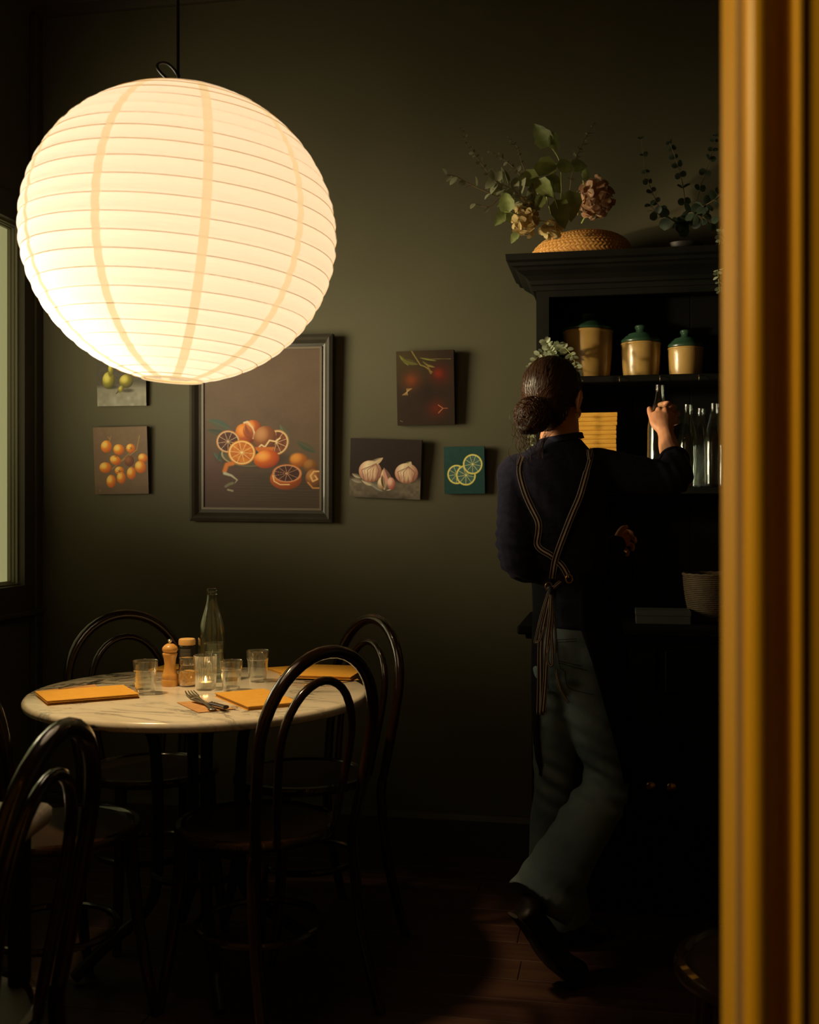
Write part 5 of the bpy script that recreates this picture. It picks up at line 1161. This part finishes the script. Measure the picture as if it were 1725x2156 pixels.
# apron skirt: wraps hips from the right edge round the front to the left edge
ap = MB(); rows = [(1203, 1197, 1205, 1158, .112, .108, 3.03), (1206, 1240, 1207, 1155, .112, .110, 3.03), (1214, 1310, 1207, 1134, .122, .126, 3.03), (1220, 1380, 1228, 1130, .134, .158, 3.04), (1226, 1450, 1248, 1128, .142, .166, 3.05), (1232, 1520, 1268, 1127, .146, .168, 3.06), (1236, 1580, 1284, 1130, .148, .172, 3.07), (1238, 1625, 1294, 1134, .146, .168, 3.08)]
RG = []
for (cx, cy, pr1, pl1, rx, ry, d_) in rows:
    c_ = P(cx, cy, d_); sr_ = max(-.98, min(.98, (pr1 - cx) / F * d_ / rx)); sl = max(-.98, min(.98, (pl1 - cx) / F * d_ / rx))
    a1 = math.asin(sr_); a0 = math.asin(sl); ringp = []
    for k in range(49):
        a = a1 + (2 * PI - (a1 - a0)) * k / 48     # from right edge, through the front, to left edge (0 = toward camera)
        wv = 1 + .012 * math.sin(a * 9 + cy * .01); ringp.append(c_ + RT * (rx * wv * math.sin(a)) - FW * (ry * wv * math.cos(a)))
    RG.append(ringp)
ap.rings(RG, closed=False, caps=False); apo = ap.build('apron', M_apron, per, world=True, angle=0)
so = apo.modifiers.new('t', 'SOLIDIFY'); so.thickness = .002; so.offset = 1
# grommets
for gx, gy in ((1197, 1218), (1154, 1234)):
    c_ = surf(BALL, gx, gy, .012); MB().tube([c_ + RT * (.0095 * math.cos(a)) + UP * (.0110 * math.sin(a)) + FW * (-.004 + .003 * math.cos(a)) for a in [2 * PI * k / 24 for k in range(24)]], .0018, 8, closed=True).build('grommet', M_brass, per, world=True)
# striped ribbon straps and ties: five lengthwise bands
def ribbon(name, line, wd, off=.004, on_body=BALL, free=False, twist=None, nrm=None):
    ptl = smooth_path([Vector((a[0], a[1], a[2] if len(a) > 2 else 0)) for a in line], 8)
    pts = [(P(q.x, q.y, q.z) if free else surf(on_body, q.x, q.y, off)) for q in ptl]
    if not free:
        for _ in range(6): pts = [pts[0]] + [(pts[i - 1] + pts[i] * 2 + pts[i + 1]) / 4 for i in range(1, len(pts) - 1)] + [pts[-1]]
    m = MB(); cols = [0, .07, .13, .40, .60, .87, .93, 1.0]; mats_ = [0, 1, 0, 1, 0, 1, 0]
    n_ = len(pts); R = []
    for i in range(n_):
        tg = (pts[min(i + 1, n_ - 1)] - pts[max(i - 1, 0)]).normalized(); side = tg.cross(-FW if nrm is None else nrm).normalized()
        w_ = wd * (twist(i / (n_ - 1)) if twist else 1); side = (side + FW * .25).normalized() if False else side
        R.append([pts[i] + side * ((c_ - .5) * w_) - FW * (.0012 * (1 - (2 * c_ - 1) ** 2)) for c_ in cols])
    m.rings(R, closed=False, caps=False)
    m.m = [mats_[k % 7] for k in range(len(m.f))]
    o = m.build(name, [M_rnavy, M_rcream], per, world=True, angle=0)
    s_ = o.modifiers.new('t', 'SOLIDIFY'); s_.thickness = .0012; s_.offset = 0; return o
ribbon('apron_strap', [(1101, 962), (1094, 985), (1097, 1010), (1108, 1045), (1122, 1075), (1134, 1100), (1133, 1125), (1130, 1145), (1140, 1158), (1158, 1168), (1172, 1180), (1184, 1192), (1192, 1206), (1197, 1216)], .019, .006)
ribbon('apron_strap', [(1246, 946), (1245, 953), (1240, 975), (1230, 1010), (1220, 1045), (1205, 1080), (1190, 1118), (1178, 1150), (1168, 1180), (1164, 1205), (1162, 1218)], .019, .008, twist=lambda t: 1.0 if t > .25 else .75)
ribbon('apron_strap', [(1237, 947), (1238, 954), (1240, 968)], .010, .008)
kd = surf(BALL, 1158, 1242, .014); kd_d = (kd - Vector((0, 0, H))).dot(FW)
ribbon('apron_tie', [(1197, 1220, kd_d + .01), (1185, 1222, kd_d), (1172, 1232, kd_d - .004), (1162, 1242, kd_d)], .014, free=True, twist=lambda t: .7)
ribbon('apron_tie', [(1154, 1236, kd_d + .006), (1158, 1242, kd_d)], .012, free=True, twist=lambda t: .7)
ribbon('apron_tie', [(1160, 1244, kd_d), (1150, 1290, kd_d - .01), (1139, 1350, kd_d - .015), (1138, 1430, kd_d - .015), (1137, 1505, kd_d - .012)], .021, free=True, twist=lambda t: .55 + .45 * t)
ribbon('apron_tie', [(1160, 1246, kd_d - .003), (1158, 1300, kd_d - .02), (1152, 1360, kd_d - .022), (1148, 1440, kd_d - .02), (1143, 1500, kd_d - .016)], .016, free=True, twist=lambda t: .55 + .45 * t)
ribbon('apron_tie', [(1156, 1246, kd_d), (1142, 1290, kd_d - .01), (1130, 1340, kd_d - .012), (1128, 1352, kd_d - .012), (1138, 1345, kd_d - .016), (1150, 1300, kd_d - .01), (1158, 1250, kd_d)], .013, free=True, twist=lambda t: .65)
ribbon('apron_tie', [(1162, 1246, kd_d - .002), (1163, 1310, kd_d - .018), (1154, 1370, kd_d - .022), (1153, 1392, kd_d - .024), (1160, 1402, kd_d - .026), (1164, 1390, kd_d - .026), (1161, 1330, kd_d - .02), (1160, 1250, kd_d)], .014, free=True, twist=lambda t: .6)
ribbon('apron_tie', [(1160, 1250, kd_d), (1170, 1330, kd_d - .01), (1170, 1400, kd_d - .014), (1180, 1450, kd_d - .014), (1198, 1480, kd_d - .012)], .013, free=True, twist=lambda t: .5)
MB().ball(P(1160, 1243, kd_d - .006), (.009, .007, .012)).build('tie_knot', M_rnavy, per, world=True)
# shoes
def shoe(heel, ball_, toe, ank):
    m = MB(); hl, bl_, te, an = P(*heel), P(*ball_), P(*toe), P(*ank); f = (te - hl).normalized(); sd = f.cross((an - hl).normalized()).normalized()
    m.tube(smooth_path([hl - f * .012, hl + f * .02, (hl + bl_) / 2, bl_, te - f * .01, te + f * .008], 3), [(.022, .026)] * 1 + [(.034, .036)] * 4 + [(.034, .040)] * 4 + [(.042, .030)] * 4 + [(.034, .020)] * 3, 14, flat=sd)
    m.tube([hl + f * .02, an], [.036, .040], 14); voxel(m, .005, 4, 'shoe', M_shoe, per)
    up_ = sd.cross(f).normalized(); up_ = up_ if up_.dot(an - hl) > 0 else -up_
    MB().tube(smooth_path([hl - f * .02, hl + f * .03, (hl + bl_) / 2, bl_, te + f * .01], 3), [(.024, .005)] + [(.036, .006)] * 3 + [(.032, .006)] * 3 + [(.044, .006)] * 4 + [(.028, .005)] * 2, 12, flat=sd).build('shoe_sole', M_sole, per, world=True).location -= Vector(up_) * .030
shoe((1178, 1930, 3.19), (1238, 1952, 3.21), (1274, 1962, 3.22), (1180, 1890, 3.19))
shoe((1105, 1918, 2.83), (1180, 2020, 2.87), (1222, 2050, 2.90), (1150, 1850, 2.86))
